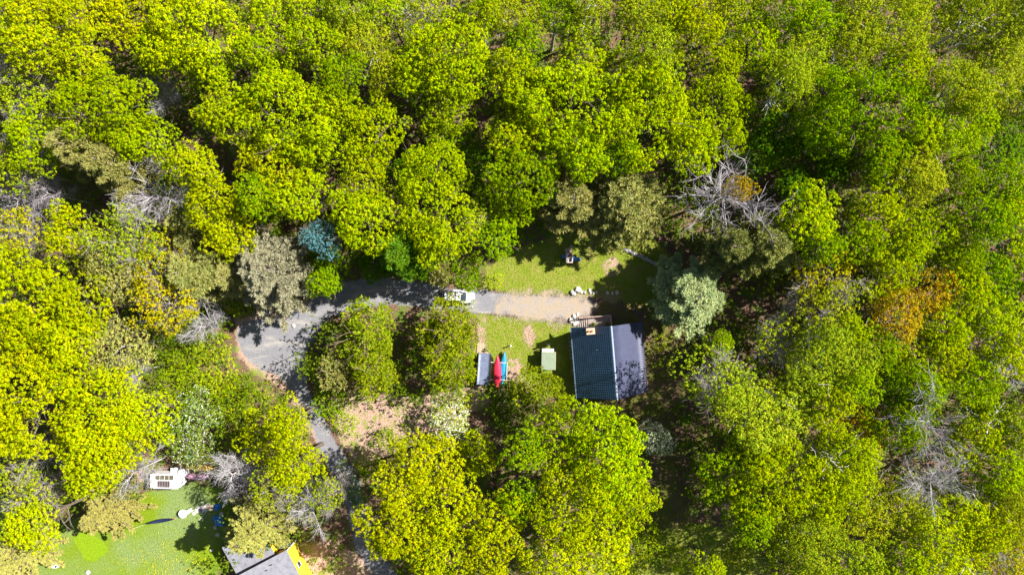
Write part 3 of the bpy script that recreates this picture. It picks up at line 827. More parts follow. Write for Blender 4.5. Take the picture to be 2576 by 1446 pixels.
M_BLACK = paint('black_rubber', (.02, .02, .02), .7, 0, .1, 3, .3)
M_DARKMETAL = paint('dark_metal', (.05, .05, .055), .5, .5, .1, 3)

cf = Frame(2285.5, 1348.75, 2.9, math.radians(4.7)); W2, L2_ = 4.97, 4.95; HE, HR = 2.9, 7.05
cab = empty('cabin', (cf.o[0], cf.o[1], 0), cf.rot, 'cabin with ribbed blue grey metal gable roof beside the lawns', 'cabin')
wl, ww = 4.35, 4.35
b = MB(); b.v = [(-ww, -wl, 0), (ww, -wl, 0), (ww, wl, 0), (-ww, wl, 0), (-ww, -wl, 2.95), (ww, -wl, 2.95), (ww, wl, 2.95), (-ww, wl, 2.95), (0, -wl, 6.6), (0, wl, 6.6)]
b.f = [(3, 2, 1, 0), (0, 1, 5, 8, 4), (2, 3, 7, 9, 6), (1, 2, 6, 5), (3, 0, 4, 7), (4, 8, 9, 7), (8, 5, 6, 9)]
b.build('wall', M_LOG, cab)
rl = panel(cf, (-W2, L2_, HE), (-W2, -L2_, HE), (-.02, L2_, HR), (-.02, -L2_, HR), 32, 20, .05, .09, 'roof', M_ROOF_SHADE, cab); rl['label'] = 'tiled roof slope away from the sun, bluish shade in its colour'
rr = panel(cf, (W2, -L2_, HE), (W2, L2_, HE), (.02, -L2_, HR), (.02, L2_, HR), 32, 1, .032, 0, 'roof', M_ROOF_LIT, cab); rr['label'] = 'ribbed roof slope facing the sun, sunlit tone in its colour'
b = MB(); b.v = [(-.2, L2_ + .03, HR - .08), (0, L2_ + .03, HR + .09), (.2, L2_ + .03, HR - .08), (-.2, -L2_ - .03, HR - .08), (0, -L2_ - .03, HR + .09), (.2, -L2_ - .03, HR - .08)]
b.f = [(0, 1, 4, 3), (1, 2, 5, 4), (0, 2, 1), (3, 4, 5), (0, 3, 5, 2)]; b.build('ridge_cap', M_TRIM, rr)
b = MB(); b.box((-W2 - .08, 0, HE - .03), (.13, 2 * L2_, .12)).build('gutter', M_TRIM, cab)
for sy in (-1, 1):
    for x in (-2.6, 2.6) if sy < 0 else (2.6,):
        wn = MB().box((x, sy * (wl + .03), 1.6), (1.1, .06, 1.1)).build('window', M_GLASS, cab)
        fr_ = MB(); [fr_.box((x + dx, sy * (wl + .05), 1.6 + dz), s) for dx, dz, s in ((-.59, 0, (.08, .1, 1.26)), (.59, 0, (.08, .1, 1.26)), (0, .59, (1.1, .1, .08)), (0, -.59, (1.1, .1, .08)))]; fr_.build('frame', M_WHITE2, wn)
MB().box((-1.2, wl + .04, 1.85), (.95, .08, 2.05)).build('door', M_BRICK, cab)
# brick chimney near the top end of the left slope
c = cf.l(2214.5, 1241.5, 6.6); ch = MB().box((c[0], c[1], 5.5), (.86, .72, 2.2)).build('chimney', M_BRICK, cab)
MB().box((c[0], c[1], 6.68), (1.18, .86, .14)).build('chimney_cap', M_NEWWOOD, ch)
for dx, z in ((-.26, .34), (.2, .3)): MB().bar((c[0] + dx, c[1], 6.75), (c[0] + dx, c[1], 6.75 + z), .15, 12, .12).build('flue', M_BRICK, ch)
c = cf.l(2239, 1311, 5.4); v = MB().cyl((c[0], c[1], 4.4), .09, 1.0).build('vent_pipe', M_TRIM, cab); MB().bar((c[0], c[1], 5.4), (c[0], c[1], 5.55), .17, 12, .04).build('pipe_hood', M_WHITE2, v)
# deck with stairs at the upper end
d0, d1 = cf.l(2206, 1224, .8), cf.l(2287, 1180, .8); x0, x1, y1 = d0[0], d1[0], d1[1] - .05; y0 = wl + .02
dk = MB(); n = 14
for i in range(n): dk.box(((x0 + x1) / 2, y0 + (i + .5) * (y1 - y0) / n, .78), (x1 - x0, (y1 - y0) / n - .025, .05))
dk.box(((x0 + x1) / 2, y1 + .02, .62), (x1 - x0, .05, .26)).box((x1 + .02, (y0 + y1) / 2, .62), (.05, y1 - y0, .26))
dk = dk.build('deck', M_WOOD, cab)
ra = MB(); H_ = 1.75
for p, q in (((x0 - 1.2, y1), (x1, y1)), ((x1, y1), (x1, y0 + .1))):
    L_ = math.hypot(q[0] - p[0], q[1] - p[1]); k = max(2, int(L_ / 1.1))
    ra.bar((*p, H_), (*q, H_), .055, 4).bar((*p, 1.0), (*q, 1.0), .03, 4)
    for i in range(k + 1): t = i / k; x, y = p[0] + (q[0] - p[0]) * t, p[1] + (q[1] - p[1]) * t; ra.box((x, y, H_ / 2 + .02), (.09, .09, H_))
    for i in range(1, int(L_ / .16)): t = i * .16 / L_; x, y = p[0] + (q[0] - p[0]) * t, p[1] + (q[1] - p[1]) * t; ra.box((x, y, 1.38), (.03, .03, .7))
ra.build('railing', M_PINKWOOD, dk)
for i in range(5):
    MB().box((x0 - .18 - i * .29, (y0 + y1) / 2 + .1, .68 - i * .14), (.21, y1 - y0 - .3, .05)).build('stair_tread', M_WOOD, dk)
for y in (y0 + .15, y1 - .1): MB().bar((x0, y, .7), (x0 - 1.5, y, .02), .05, 4).build('stringer', M_WOOD, dk)
MB().prism([(x0 - 1.5, y0 - .05), (x0 + .7, y0 - .05), (x0 + .1, y0 + .35), (x0 - .9, y0 + .35)], 2.2, 2.3).build('door_canopy', M_BRICK, cab)
b = MB(); yb = -wl - .95   # low porch rail at the lower end
b.bar((.2, yb + .1, 1.0), (2.9, yb + .35, 1.0), .06, 4)
for x in (.3, 1.6, 2.9): b.box((x, yb + .1 + .09 * (x - .2), .5), (.1, .1, 1.0))
b.box((2.9, yb + .7, 1.0), (.1, .9, .08)); b.build('porch_rail', M_NEWWOOD, cab)
MB().box((.6, -wl - .5, .12), (5.2, 1.0, .1)).build('porch', M_WOOD, cab)

# planters on the deck
for i, (X, lb) in enumerate(((2224, 'leafy potted plant on the deck beside the stairs'), (2277, 'leafy potted plant in the deck\'s right corner'))):
    p = WS(X, 1216, .82); r = empty('potted_plant', p, 0, lb, 'plant', 'potted plants on the deck'); MB().bar((0, 0, 0), (0, 0, .35), .14, 12, .2).build('pot', M_BRICK, r)
    rs = np.random.RandomState(i); V, F, T = leaves_on(rs, rs.normal(size=(14, 3)) * [.18, .16, .1] + [0, 0, .55], np.tile([0, 0, 1.], (14, 1)), 9, .13, .14); put('foliage', mesh_arrays('foliage', V, F, T, mat=LEAF), r, color=(.12, .2, .02))

# ---------------------------------------------------------------- rocks
def rock_at(X, Y, r, seed, label, mat, group, z=0, name='boulder', cat='rock'):
    o = MB().rock((0, 0, -.05), r, seed).build(name, mat, None, False, (*WS(X, Y)[:2], z)); return tag(o, label, cat, group)
ROCKS = [(2145, 1097, .42, 'dark split boulder at the left end of the lawn edge rocks', 1), (2154, 1100, .3, 'leaning slab against the dark split boulder', 0), (2168, 1087, .46, 'largest white boulder on the upper lawn edge', 0),
         (2181, 1095, .25, 'small rock right of the largest white boulder', 0), (2192, 1096, .3, 'flat grey rock in the middle of the lawn edge', 1), (2211, 1088, .28, 'rounded pale rock above the grey ones', 0),
         (2214, 1098, .24, 'low grey rock below the rounded pale one', 1), (2226, 1099, .24, 'grey rock before the shade at the lawn edge', 1), (2236, 1096, .2, 'last small rock before the shade', 0),
         (2277, 1098, .25, 'first of three pale rocks in the shade', 0), (2296, 1100, .27, 'middle of three pale rocks in the shade', 0), (2313, 1098, .31, 'last of three pale rocks in the shade', 0)]
for i, (X, Y, r, lb, g) in enumerate(ROCKS): rock_at(X, Y, r, i + 3, lb, M_STONE if g else M_PALESTONE, 'rocks along the upper lawn edge')
STEP = [(2141, 1200, .42, 'pale stone nearest the driveway by the cabin stairs'), (2153, 1186, .36, 'upper pale stone by the cabin stairs'), (2156, 1201, .3, 'tan stone amid those by the cabin stairs'), (2155, 1214, .3, 'lower pale stone by the cabin stairs'), (2166, 1180, .28, 'small stone touching the top of the stairs'), (2165, 1209, .28, 'small stone at the foot of the stairs')]
for i, (X, Y, r, lb) in enumerate(STEP): rock_at(X, Y, r, i + 30, lb, M_PALESTONE, 'stones at the foot of the cabin stairs')
for i in range(14): rock_at(2134 + i * 1.6 + (i % 3) * 1.5, 1268 + i * 15, .16 + .04 * (i % 3), i + 50, 'small grey stone in the row under the cabin\'s left eave', M_STONE, 'stones under the left eave')
rsx = random.Random(4)
o = MB()
for i in range(95):
    t = i / 94; X, Y = 2345 + 125 * t + rsx.uniform(-5, 5), 935 + 60 * t + rsx.uniform(-3, 3); p = WS(X, Y); o.rock((p[0], p[1], rsx.uniform(-.05, .1)), rsx.uniform(.12, .24), i + 80)
tag(o.build('stone_wall', M_STONE), 'tumbled low stone wall crossing the shade right of the lawn', 'wall')
for X, Y, r, lb in ((997, 1176, .28, 'pale stone on the gravel left of the concrete block'), (1102, 1222, .28, 'pale flat stone lying on the gravel bulge'), (2142, 925, .2, 'pink stone above the play tower'), (35, 1931, .3, 'pinkish stone near the left edge of the lawn'), (330, 2144, .3, 'small white stone in the lower left lawn'), (1771, 1151, .14, 'small white stone beside the car')):
    rock_at(X, Y, r, int(X), lb, M_PALESTONE, None)
r = empty('garden_stone', (*WS(210, 2117)[:2], 0), .4, 'big white rounded stone with a dark hollow beside the corner spruce', 'rock'); MB().rock((0, 0, 0), .52, 5, .6).build('boulder_body', M_WHITE2, r); MB().rock((.26, -.14, .38), .17, 8).build('hollow_shade_lump', M_DARKMETAL, r)  # dark lump paints the shade of a hollow, no recess is shaped
r = empty('garden_bench', (*WS(184, 2065)[:2], 0), .45, 'dark low bench with a pale front plank by the corner spruce', 'bench'); MB().box((0, .12, .38), (.95, .36, .06), bevel=.05).build('seat', M_DARKMETAL, r)
MB().box((.05, -.12, .4), (1.1, .1, .05)).build('front_plank', M_PALESTONE, r)
for sx in (-.38, .38): MB().box((sx, .1, .17), (.08, .34, .34)).build('leg', M_DARKMETAL, r)
r = empty('concrete_block', (*WS(1002, 1167)[:2], 0), .05, 'white hollow concrete block on the verge above the gravel', 'block')
b = MB(); [b.box((x, 0, .1), (.1, .5, .2)) for x in (-.35, 0, .35)]; [b.box((0, y, .1), (.8, .09, .202)) for y in (-.29, .29)]; b.build('block_body', M_WHITE2, r); [MB().box((x, 0, .03), (.25, .49, .06)).build('hollow', M_BLACK, r) for x in (-.175, .175)]  # black boxes paint the shade inside the block's two openings
for i, (X, Y, a) in enumerate(((1811, 1093, .5), (1816, 1100, .7))):
    tag(MB().bar((-.3, 0, .09), (.3, 0, .12), .09, 7, .07).build('log', M_BLACK, None, False, (*WS(X, Y)[:2], 0), a), ('upper' if not i else 'lower') + ' of two charred short logs on the gravel', 'log', 'charred logs')

# ---------------------------------------------------------------- white car
def outline(x0, x1, hw, z, n=28, e=3.2, tx=0.0):
    c, h = (x0 + x1) / 2, (x1 - x0) / 2; P = []
    for i in range(n):
        a = 2 * PI * i / n + PI / n; co, si = math.cos(a), math.sin(a)
        x = abs(co) ** (2 / e) * math.copysign(1, co); y = abs(si) ** (2 / e) * math.copysign(1, si); P.append((c + x * h, y * hw * (1 - tx * max(0, x) ** 3), z))
    return P
p = WS(1719, 1112, .8); car = empty('parked_car', (p[0], p[1], 0), math.radians(-4), 'white car under the trees, its bonnet showing on the driveway', 'car')
MB().loft([outline(-2.28, 2.22, .86, .28), outline(-2.36, 2.36, .93, .5, tx=.06), outline(-2.34, 2.34, .93, .78, tx=.08), outline(-2.28, 2.22, .89, .93, tx=.1), outline(-2.15, 1.95, .80, 1.0, tx=.1)]).build('body', M_WHITE, car, True)
MB().loft([outline(1.0, 2.15, .76, .985, tx=.12), outline(1.05, 2.0, .66, 1.055, tx=.12)]).build('bonnet', M_WHITE, car, True)
MB().loft([outline(-2.2, 1.25, .79, .98, e=4.5), outline(-1.95, .62, .70, 1.40, e=4.5), outline(-1.9, .45, .67, 1.5, e=4.5)]).build('windows', M_GLASS, car, True)
MB().loft([outline(-1.98, .38, .70, 1.49, e=4.5), outline(-1.94, .30, .68, 1.58, e=4.5), outline(-1.8, .15, .58, 1.61, e=4.5)]).build('roof', M_WHITE, car, True)
for s in (-1, 1):
    MB().bar((-1.7, s * .62, 1.66), (.0, s * .62, 1.66), .025).build('roof_rail', M_TRIM, car); MB().box((.72, s * 1.0, 1.0), (.16, .2, .14), bevel=.03).build('mirror', M_WHITE, car)
    MB().box((2.2, s * .66, .72), (.22, .34, .14), bevel=.03).build('headlight', M_TRIM, car); MB().box((-2.3, s * .7, .85), (.1, .24, .2)).build('tail_light', M_BRICK, car)
    MB().bar((.45, s * .66, 1.5), (1.12, s * .74, 1.0), .035, 5).build('pillar', M_WHITE, car)
    for x in (-1.4, 1.45):
        wh = empty('wheel', (x, s * .82, .34)); wh.parent = car; MB().bar((0, -.11, 0), (0, .11, 0), .34, 20).build('tyre', M_BLACK, wh); MB().bar((0, -.12, 0), (0, .12, 0), .2, 14).build('rim', M_TRIM, wh)

# ---------------------------------------------------------------- lean-to, canoes and their rack
M_RED = paint('red_canoe', (.62, .02, .06), .28, 0, .1, 1.2, .5); M_BLUE = paint('blue_canoe', (.02, .24, .42), .28, 0, .1, 1.5, .5)
M_PINKC = paint('faded_pink_canoe', (.55, .30, .42), .5, 0, .14, 2.5, .4); M_YELC = paint('yellow_canoe', (.72, .48, .12), .45, 0, .14, 3, .4)
M_NAVY = paint('navy_fabric', (.012, .022, .06), .8, 0, .2, 3, .2); M_BLUEP = paint('bright_blue_plastic', (.015, .16, .48), .3, 0, .08, 2, .5); M_CORR = paint('corrugated_sheet', (.20, .23, .34), .4, .1, .15, 2.0, .5)
sf = Frame(1815.5, 1384, 2.0, math.radians(3.8)*-1); sh = empty('lean_to', (sf.o[0], sf.o[1], 0), sf.rot, 'narrow woodshed with corrugated blue grey sheet roof left of the canoes', 'shed')
hw, hl = .88, 2.22
panel(sf, (-hw, hl, 1.85), (-hw, -hl, 1.85), (hw, hl, 2.15), (hw, -hl, 2.15), 26, 1, .075, 0, 'roof', M_CORR, sh)
MB().box((-hw + .02, 0, 1.92), (.09, 2 * hl + .04, .05)).box((0, hl + .03, 2.05), (2 * hw, .05, .12)).build('roof_edge', M_TRIM, sh)
b = MB(); [b.box((x, y, .95), (.1, .1, 1.9 - .12 + (.25 if x > 0 else 0))) for x in (-.75, .75) for y in (-2.05, 0, 2.05)]; b.build('frame_posts', M_WOOD, sh)
b = MB(); [b.box((0, -2.0 + .36 * i, .2 + .22 * k), (1.3, .3, .2), rz=.04 * ((i * 3 + k) % 3 - 1)) for i in range(12) for k in range(6)]; tag(b.build('firewood_stack', M_NEWWOOD, None, False, (sf.o[0], sf.o[1], 0), sf.rot), 'split firewood stacked beneath the corrugated lean to roof', 'firewood', None)
pf = WS(1802, 1304); b = MB(); [b.box((0, -.62 + i * .155, .13), (.95, .11, .025)) for i in range(9)]; [b.box((x, 0, .06), (.08, 1.35, .1)) for x in (-.4, 0, .4)]; tag(b.build('pallet', M_NEWWOOD, None, False, (*pf[:2], 0), -.05), 'slatted wooden pallet above the corrugated lean to', 'pallet')
b = MB(); [b.box((rsx.uniform(-.35, .35), rsx.uniform(-.25, .25), .12 + .1 * (i // 4)), (.55, .16, .1), rz=rsx.uniform(-.3, .3)) for i in range(10)]; tag(b.build('lumber_scraps', M_NEWWOOD, None, False, (*WS(1797, 1452)[:2], 0)), 'tan lumber scraps below the corrugated lean to', 'lumber')
def canoe(name, L, beam, depth, mat, loc, rot, label, cat='canoe', group=None, keel=True, up=False, inner=None, tilt=0):
    r = empty(name, loc, rot, label, cat, group); r.rotation_euler = (tilt, 0, rot)
    n, m = 25, 13; V = []
    for i in range(n):
        t = -1 + 2 * i / (n - 1); hw_ = beam / 2 * (1 - abs(t) ** 2.1) ** .85 + .004; dp = depth * (1 - .25 * abs(t) ** 6); sheer = .14 * abs(t) ** 4
        for j in range(m):
            a = PI * j / (m - 1); V.append((-hw_ * math.cos(a) * (1 if abs(math.cos(a)) > .95 else 1.0), t * L / 2, dp * math.sin(a) ** .75 - sheer * (1 - math.sin(a))))
    V = np.array(V) + 0.0; k = m; i, j = np.meshgrid(np.arange(n - 1), np.arange(m - 1)); i, j = i.ravel(), j.ravel(); F = np.stack([i * k + j, (i + 1) * k + j, (i + 1) * k + j + 1, i * k + j + 1], 1)
    if up: V[:, 2] = depth - V[:, 2]; F = F[:, ::-1]
    o = put('hull', mesh_arrays('hull', V, F, mat=mat, smooth=True), r); md = o.modifiers.new('thickness', 'SOLIDIFY'); md.thickness = .015; md.offset = -1
    for s in (0, m - 1):
        P = V.reshape(n, m, 3)[:, s]; v, f, _ = tube(P, np.full(n, .018), 5); put('gunwale', mesh_arrays('gunwale', v, f, mat=M_TRIM if not up else M_WOOD), r)
    if keel and not up: P = V.reshape(n, m, 3)[1:-1, m // 2]; v, f, _ = tube(P + [0, 0, .005], np.full(n - 2, .014), 5); put('keel', mesh_arrays('keel', v, f, mat=mat), r)
    for y in (-L * .22, L * .2): MB().box((0, y, depth - .06 if up else .03), (beam * .8, .16, .03)).build('seat', M_WOOD, r)
    return r
c1 = WS(1865.5, 1398, 1.15); c2 = WS(1887, 1386, .8)
canoe('canoe', 5.15, 1.06, .36, M_RED, (c1[0], c1[1], .98), -.0, 'upturned red canoe on the wooden rack', group='canoes on the rack')
canoe('canoe', 5.25, 1.0, .36, M_BLUE, (c2[0], c2[1], .55), -.075, 'upturned blue canoe on the wooden rack', group='canoes on the rack')
rk = empty('canoe_rack', (*WS(1872, 1388)[:2], 0), -.05, 'pale timber rack under the red and blue canoes', 'rack')
for y in (1.22, -1.25):
    MB().box((-.05, y, .93), (2.45, .09, .09)).build('beam', M_PALESTONE, rk); MB().box((-.05, y - .25, .5), (2.45, .07, .07)).build('lower_beam', M_NEWWOOD, rk)
    for x in (-1.15, 1.12): MB().box((x, y, .49), (.1, .1, .8)).build('post', M_WOOD, rk)
MB().box((1.13, 0, 1.03), (.07, 2.6, .1)).build('side_rail', M_PALESTONE, rk); MB().box((-1.15, 0, .5), (.07, 2.6, .07)).build('side_rail', M_NEWWOOD, rk)
p = WS(1915, 1297, 1.0); po = empty('white_post', (p[0], p[1], 0), 0, 'short white capped post standing alone on the lower lawn', 'post'); MB().cyl((0, 0, 0), .085, 1.05).build('shaft', M_WHITE2, po); MB().bar((0, 0, 1.05), (0, 0, 1.12), .13, 12, .1).build('cap', M_WHITE, po)
p = WS(1824, 1309); r = empty('potted_plant', (p[0], p[1], 0), 0, 'small dark potted bush between pallet and lower lawn', 'plant'); MB().bar((0, 0, 0), (0, 0, .3), .16, 12, .2).build('pot', M_WHITE2, r)
rs = np.random.RandomState(8); V, F, T = leaves_on(rs, rs.normal(size=(16, 3)) * [.16, .16, .12] + [0, -.05, .5], np.tile([0, 0, 1.], (16, 1)), 9, .12, .14); put('foliage', mesh_arrays('foliage', V, F, T, mat=LEAF), r, color=(.14, .18, .02))

# ---------------------------------------------------------------- garden shed, bench and stand
M_PGREEN = paint('pale_green_roofing', (.22, .27, .19), .8, 0, .08, 3, .2, bump=.01); M_GREENW = paint('grey_green_boards', (.20, .22, .17), .8, 0, .12, 3, .2)
p = WS(2057, 1353, 2.1); gs = empty('garden_shed', (p[0], p[1], 0), -.02, 'small shed with flat pale green roof left of the cabin', 'shed')
MB().box((0, 0, 1.0), (1.7, 2.3, 2.0)).build('wall', M_GREENW, gs); b = MB(); b.v = [(-.98, -1.25, 1.98), (.98, -1.25, 2.05), (.98, 1.25, 2.05), (-.98, 1.25, 1.98), (-.98, -1.25, 2.04), (.98, -1.25, 2.11), (.98, 1.25, 2.11), (-.98, 1.25, 2.04)]
b.f = [(3, 2, 1, 0), (4, 5, 6, 7), (0, 1, 5, 4), (1, 2, 6, 5), (2, 3, 7, 6), (3, 0, 4, 7)]; b.build('roof', M_PGREEN, gs)
MB().box((0, 1.26, 2.0), (1.98, .07, .2)).box((1.0, 0, 2.0), (.05, 2.5, .16)).build('roof_trim', M_NEWWOOD, gs)
MB().box((-.2, 1.18, .95), (.8, .05, 1.7)).build('door', M_WOOD, gs)
p = WS(2055, 1313, 1.25); bn = empty('work_bench', (p[0], p[1], 0), -.01, 'narrow white topped bench against the small green roofed shed', 'bench'); MB().box((0, 0, 1.22), (1.68, .44, .07)).build('bench_top', M_WHITE2, bn)
for x in (-.76, .76):
    for y in (-.16, .16): MB().box((x, y, .6), (.07, .07, 1.19)).build('leg', M_WOOD, bn)
MB().box((0, 0, .4), (1.5, .36, .04)).build('shelf', M_WOOD, bn)
p = WS(2056, 1292, 1.4); st = empty('tripod_stand', (p[0], p[1], 0), 0, 'spindly metal tripod above the white topped bench', 'stand')
for a in (.5, 2.6, 4.7): MB().bar((.5 * math.cos(a), .45 * math.sin(a), 0), (.02 * math.cos(a), .02 * math.sin(a), 1.9), .03, 5).build('leg', M_TRIM, st)
MB().box((0, 0, 1.98), (.36, .2, .3)).build('head', M_DARKMETAL, st)

# ---------------------------------------------------------------- play tower
p = WS(2134.5, 966.5, 1.5); pt = empty('play_tower', (p[0], p[1], 0), -.03, 'open topped wooden play tower with blue slide on the upper lawn', 'play tower')
hx, hy = .45, .66
b = MB(); [b.box((0, s * hy, 1.53), (2 * hx + .16, .13, .09)) for s in (-1, 1)]; [b.box((s * hx, 0, 1.53), (.13, 2 * hy - .13, .09)) for s in (-1, 1)]; b.build('top_frame', M_PINKWOOD, pt)
for sx in (-1, 1):
    for sy in (-1, 1): MB().box((sx * (hx - .02), sy * (hy - .02), .745), (.1, .1, 1.48)).build('post', M_PINKWOOD, pt)
b = MB(); b.box((0, -hy, 1.0), (2 * hx - .14, .03, .9)); b.box((-hx, 0, .6), (.03, 2 * hy - .14, .5)); b.box((-hx, .42, 1.2), (.03, .35, .55)); b.box((-hx, -.42, 1.2), (.03, .35, .55)); b.build('side_panel', M_BLUEP, pt)
MB().box((0, 0, .55), (2 * hx - .16, 2 * hy - .16, .05)).build('platform', M_WOOD, pt); MB().cyl((.1, -.34, .6), .27, .06, 20).build('steering_disc', M_PALESTONE, pt); MB().box((.18, .35, .7), (.25, .2, .2)).build('red_bucket', M_RED, pt)
sl = MB(); pr = [(hx + .05, 1.15), (hx + .4, .95), (hx + .85, .45), (hx + 1.15, .2), (hx + 1.3, .18)]
for (xa, za), (xb, zb) in zip(pr, pr[1:]):
    sl.add([(xa, -.34, za), (xb, -.34, zb), (xb, .1, zb), (xa, .1, za), (xa, -.34, za - .03), (xb, -.34, zb - .03), (xb, .1, zb - .03), (xa, .1, za - .03)], [(0, 1, 2, 3), (7, 6, 5, 4), (0, 4, 5, 1), (2, 6, 7, 3)])
    for y in (-.36, .12): sl.add([(xa, y - .02, za - .05), (xb, y - .02, zb - .05), (xb, y + .02, zb - .05), (xa, y + .02, za - .05), (xa, y - .02, za + .14), (xb, y - .02, zb + .14), (xb, y + .02, zb + .14), (xa, y + .02, za + .14)], [(3, 2, 1, 0), (4, 5, 6, 7), (0, 1, 5, 4), (2, 3, 7, 6)])
sl.build('slide', M_BLUEP, pt); MB().box((-hx - .3, .2, .9), (.5, .5, .04)).build('side_shelf', M_BLUEP, pt)
tag(MB().box((0, 0, .03), (1.0, .62, .03), bevel=.08).build('mat', M_PINKWOOD, None, False, (*WS(2131, 939)[:2], 0), .1), 'worn pinkish mat above the play tower', 'mat')

# ---------------------------------------------------------------- camper, boats and garden things in the lower left
M_SOLAR = paint('solar_panel', (.03, .03, .045), .15, 0, .1, 6, .6); M_AMBERG = paint('tinted_skylight', (.12, .11, .07), .12, 0, .3, 4, .6)
p = WS(617, 1804, 2.3); ca = empty('camper', (p[0], p[1], 0), math.radians(-1), 'white camper trailer with solar panel and four pane skylight', 'camper')
MB().box((0, 0, 1.3), (3.95, 2.0, 1.9), bevel=.12).build('body', M_WHITE, ca); MB().box((0, 0, 2.28), (4.02, 2.06, .07), bevel=.12).build('roof', M_WHITE, ca)
MB().box((-.1, -.38, 2.35), (1.75, .92, .05)).build('solar_panel', M_SOLAR, ca); sk = MB().box((0, .55, 2.34), (2.6, .62, .05)).build('skylight', M_AMBERG, ca)
b = MB(); [b.box((x, .55, 2.375), (.05, .62, .015)) for x in (-1.3, -.65, 0, .65, 1.3)]; b.build('frame', M_WHITE2, sk)
b = MB(); [b.box((-.1 + x, -.38, 2.385), (.025, .92, .02)) for x in np.linspace(-.8, .8, 8)]; b.build('panel_grid', M_PINKWOOD, sk)
MB().box((-.8, -1.02, 1.2), (.65, .05, 1.6)).build('door', M_WHITE2, ca); MB().box((.7, -1.02, 1.6), (1.0, .04, .5)).build('window', M_GLASS, ca)
for s in (-1, 1):
    wh = empty('wheel', (-.2, s * .9, .33)); wh.parent = ca; MB().bar((0, -.1, 0), (0, .1, 0), .33, 18).build('tyre', M_BLACK, wh); MB().bar((0, -.11, 0), (0, .11, 0), .18, 12).build('rim', M_TRIM, wh)
MB().bar((2.0, -.6, .5), (3.0, 0, .5), .05, 5).bar((2.0, .6, .5), (3.0, 0, .5), .05, 5).build('hitch', M_DARKMETAL, ca)
MB().add([(2.02, -.9, 2.0), (2.9, -.1, 1.9), (2.8, .1, 1.9), (2.02, -.65, 2.0), (2.02, -.9, 1.95), (2.9, -.1, 1.85), (2.8, .1, 1.85), (2.02, -.65, 1.95)], [(0, 1, 2, 3), (7, 6, 5, 4), (0, 4, 5, 1), (1, 5, 6, 2), (2, 6, 7, 3), (3, 7, 4, 0)]).build('awning_arm', M_WHITE, ca)
tk = empty('water_tank', (*WS(682, 1772, 1.5)[:2], 0), 0, 'round white lidded tank at the camper\'s right upper corner', 'tank'); MB().cyl((0, 0, 0), .6, 1.4, 28).build('barrel', M_WHITE2, tk); MB().bar((0, 0, 1.4), (0, 0, 1.55), .64, 28, .5).build('lid', M_WHITE, tk); MB().cyl((0, 0, 1.55), .15, .06, 14).build('cap', M_WHITE2, tk)
bx = empty('storage_box', (*WS(653, 1763, 1.1)[:2], 0), .05, 'white storage box behind the camper', 'box'); MB().box((0, 0, .5), (.9, .65, 1.0)).build('bin', M_WHITE2, bx); MB().box((0, 0, 1.05), (.98, .72, .08), bevel=.05).build('lid', M_WHITE, bx)
c = WS(736, 1787, .8); canoe('canoe', 4.0, .92, .33, M_PINKC, (c[0], c[1], .55), math.radians(86), 'faded pink canoe lying upturned beside the camper', group='canoes beside the camper')
c = WS(745, 1754, .7); canoe('canoe', 4.1, .92, .33, M_YELC, (c[0], c[1], .55), math.radians(86), 'yellow canoe lying upturned above the pink one', group='canoes beside the camper')
for Y, lb in ((1789, 'low trestle rack under the pink canoe'), (1756, 'low trestle rack under the yellow canoe')):
    tr = empty('trestle', (*WS(740, Y, .4)[:2], 0), -.07, lb, 'rack', 'trestles under the canoes')
    for x in (-1.1, 1.1):
        MB().box((x, 0, .5), (.08, 1.0, .08)).build('beam', M_WOOD, tr); [MB().box((x, y, .23), (.07, .07, .46)).build('leg', M_WOOD, tr) for y in (-.4, .4)]
b = MB(); P = [(-2.0, 0), (-1.6, -.1), (-.8, -.24), (0, -.28), (.9, -.22), (1.6, -.1), (2.05, .03), (1.5, .18), (.6, .2), (-.4, .16), (-1.4, .1)]
hm = empty('hammock', (*WS(606, 1951, .8)[:2], 0), math.radians(10), 'navy fabric hammock strung over the lower left lawn', 'hammock')
n, m = 17, 7; V = np.array([((-2.05 + 4.1 * i / (n - 1)), .26 * (1 - abs(-1 + 2 * i / (n - 1)) ** 2) * (-1 + 2 * j / (m - 1)), .62 + .5 * abs(-1 + 2 * i / (n - 1)) ** 2 + .2 * (-1 + 2 * j / (m - 1)) ** 2) for i in range(n) for j in range(m)])
i, j = np.meshgrid(np.arange(n - 1), np.arange(m - 1)); i, j = i.ravel(), j.ravel(); o = put('sling', mesh_arrays('sling', V, np.stack([i * m + j, (i + 1) * m + j, (i + 1) * m + j + 1, i * m + j + 1], 1), mat=M_NAVY, smooth=True), hm); md = o.modifiers.new('thickness', 'SOLIDIFY'); md.thickness = .01
MB().bar((-2.05, 0, 1.14), (-4.2, -.25, 1.9), .015, 5).bar((2.05, 0, 1.14), (3.6, .5, 1.9), .015, 5).build('rope', M_WHITE2, hm); MB().box((1.95, .05, 1.15), (.3, .1, .06)).build('red_strap', M_RED, hm)
tb = empty('round_table', (*WS(685, 1926, .75)[:2], 0), 0, 'round white table on the lower left lawn', 'table'); MB().cyl((0, 0, .71), .60, .04, 36).build('tabletop', M_WHITE, tb); MB().cyl((0, 0, .05), .05, .66, 12).build('pedestal', M_WHITE2, tb); MB().cyl((0, 0, 0), .3, .05, 20).build('base', M_WHITE2, tb)
for i, (X, Y, r, lb) in enumerate(((696, 1896, .24, 'stepping stone above the round table'), (706, 1918, .36, 'stepping stone touching the round table\'s right side'), (706, 1936, .24, 'small stepping stone below right of the round table'), (728, 1924, .34, 'stepping stone below the white chair'), (762, 1886, .32, 'rust stained stone above the paved patio'))):
    tag(MB().rock((0, 0, -.12), r, i + 200, .3).build('stepping_stone', M_PALESTONE, None, False, (*WS(X, Y)[:2], 0)), lb, 'stone', 'stepping stones')
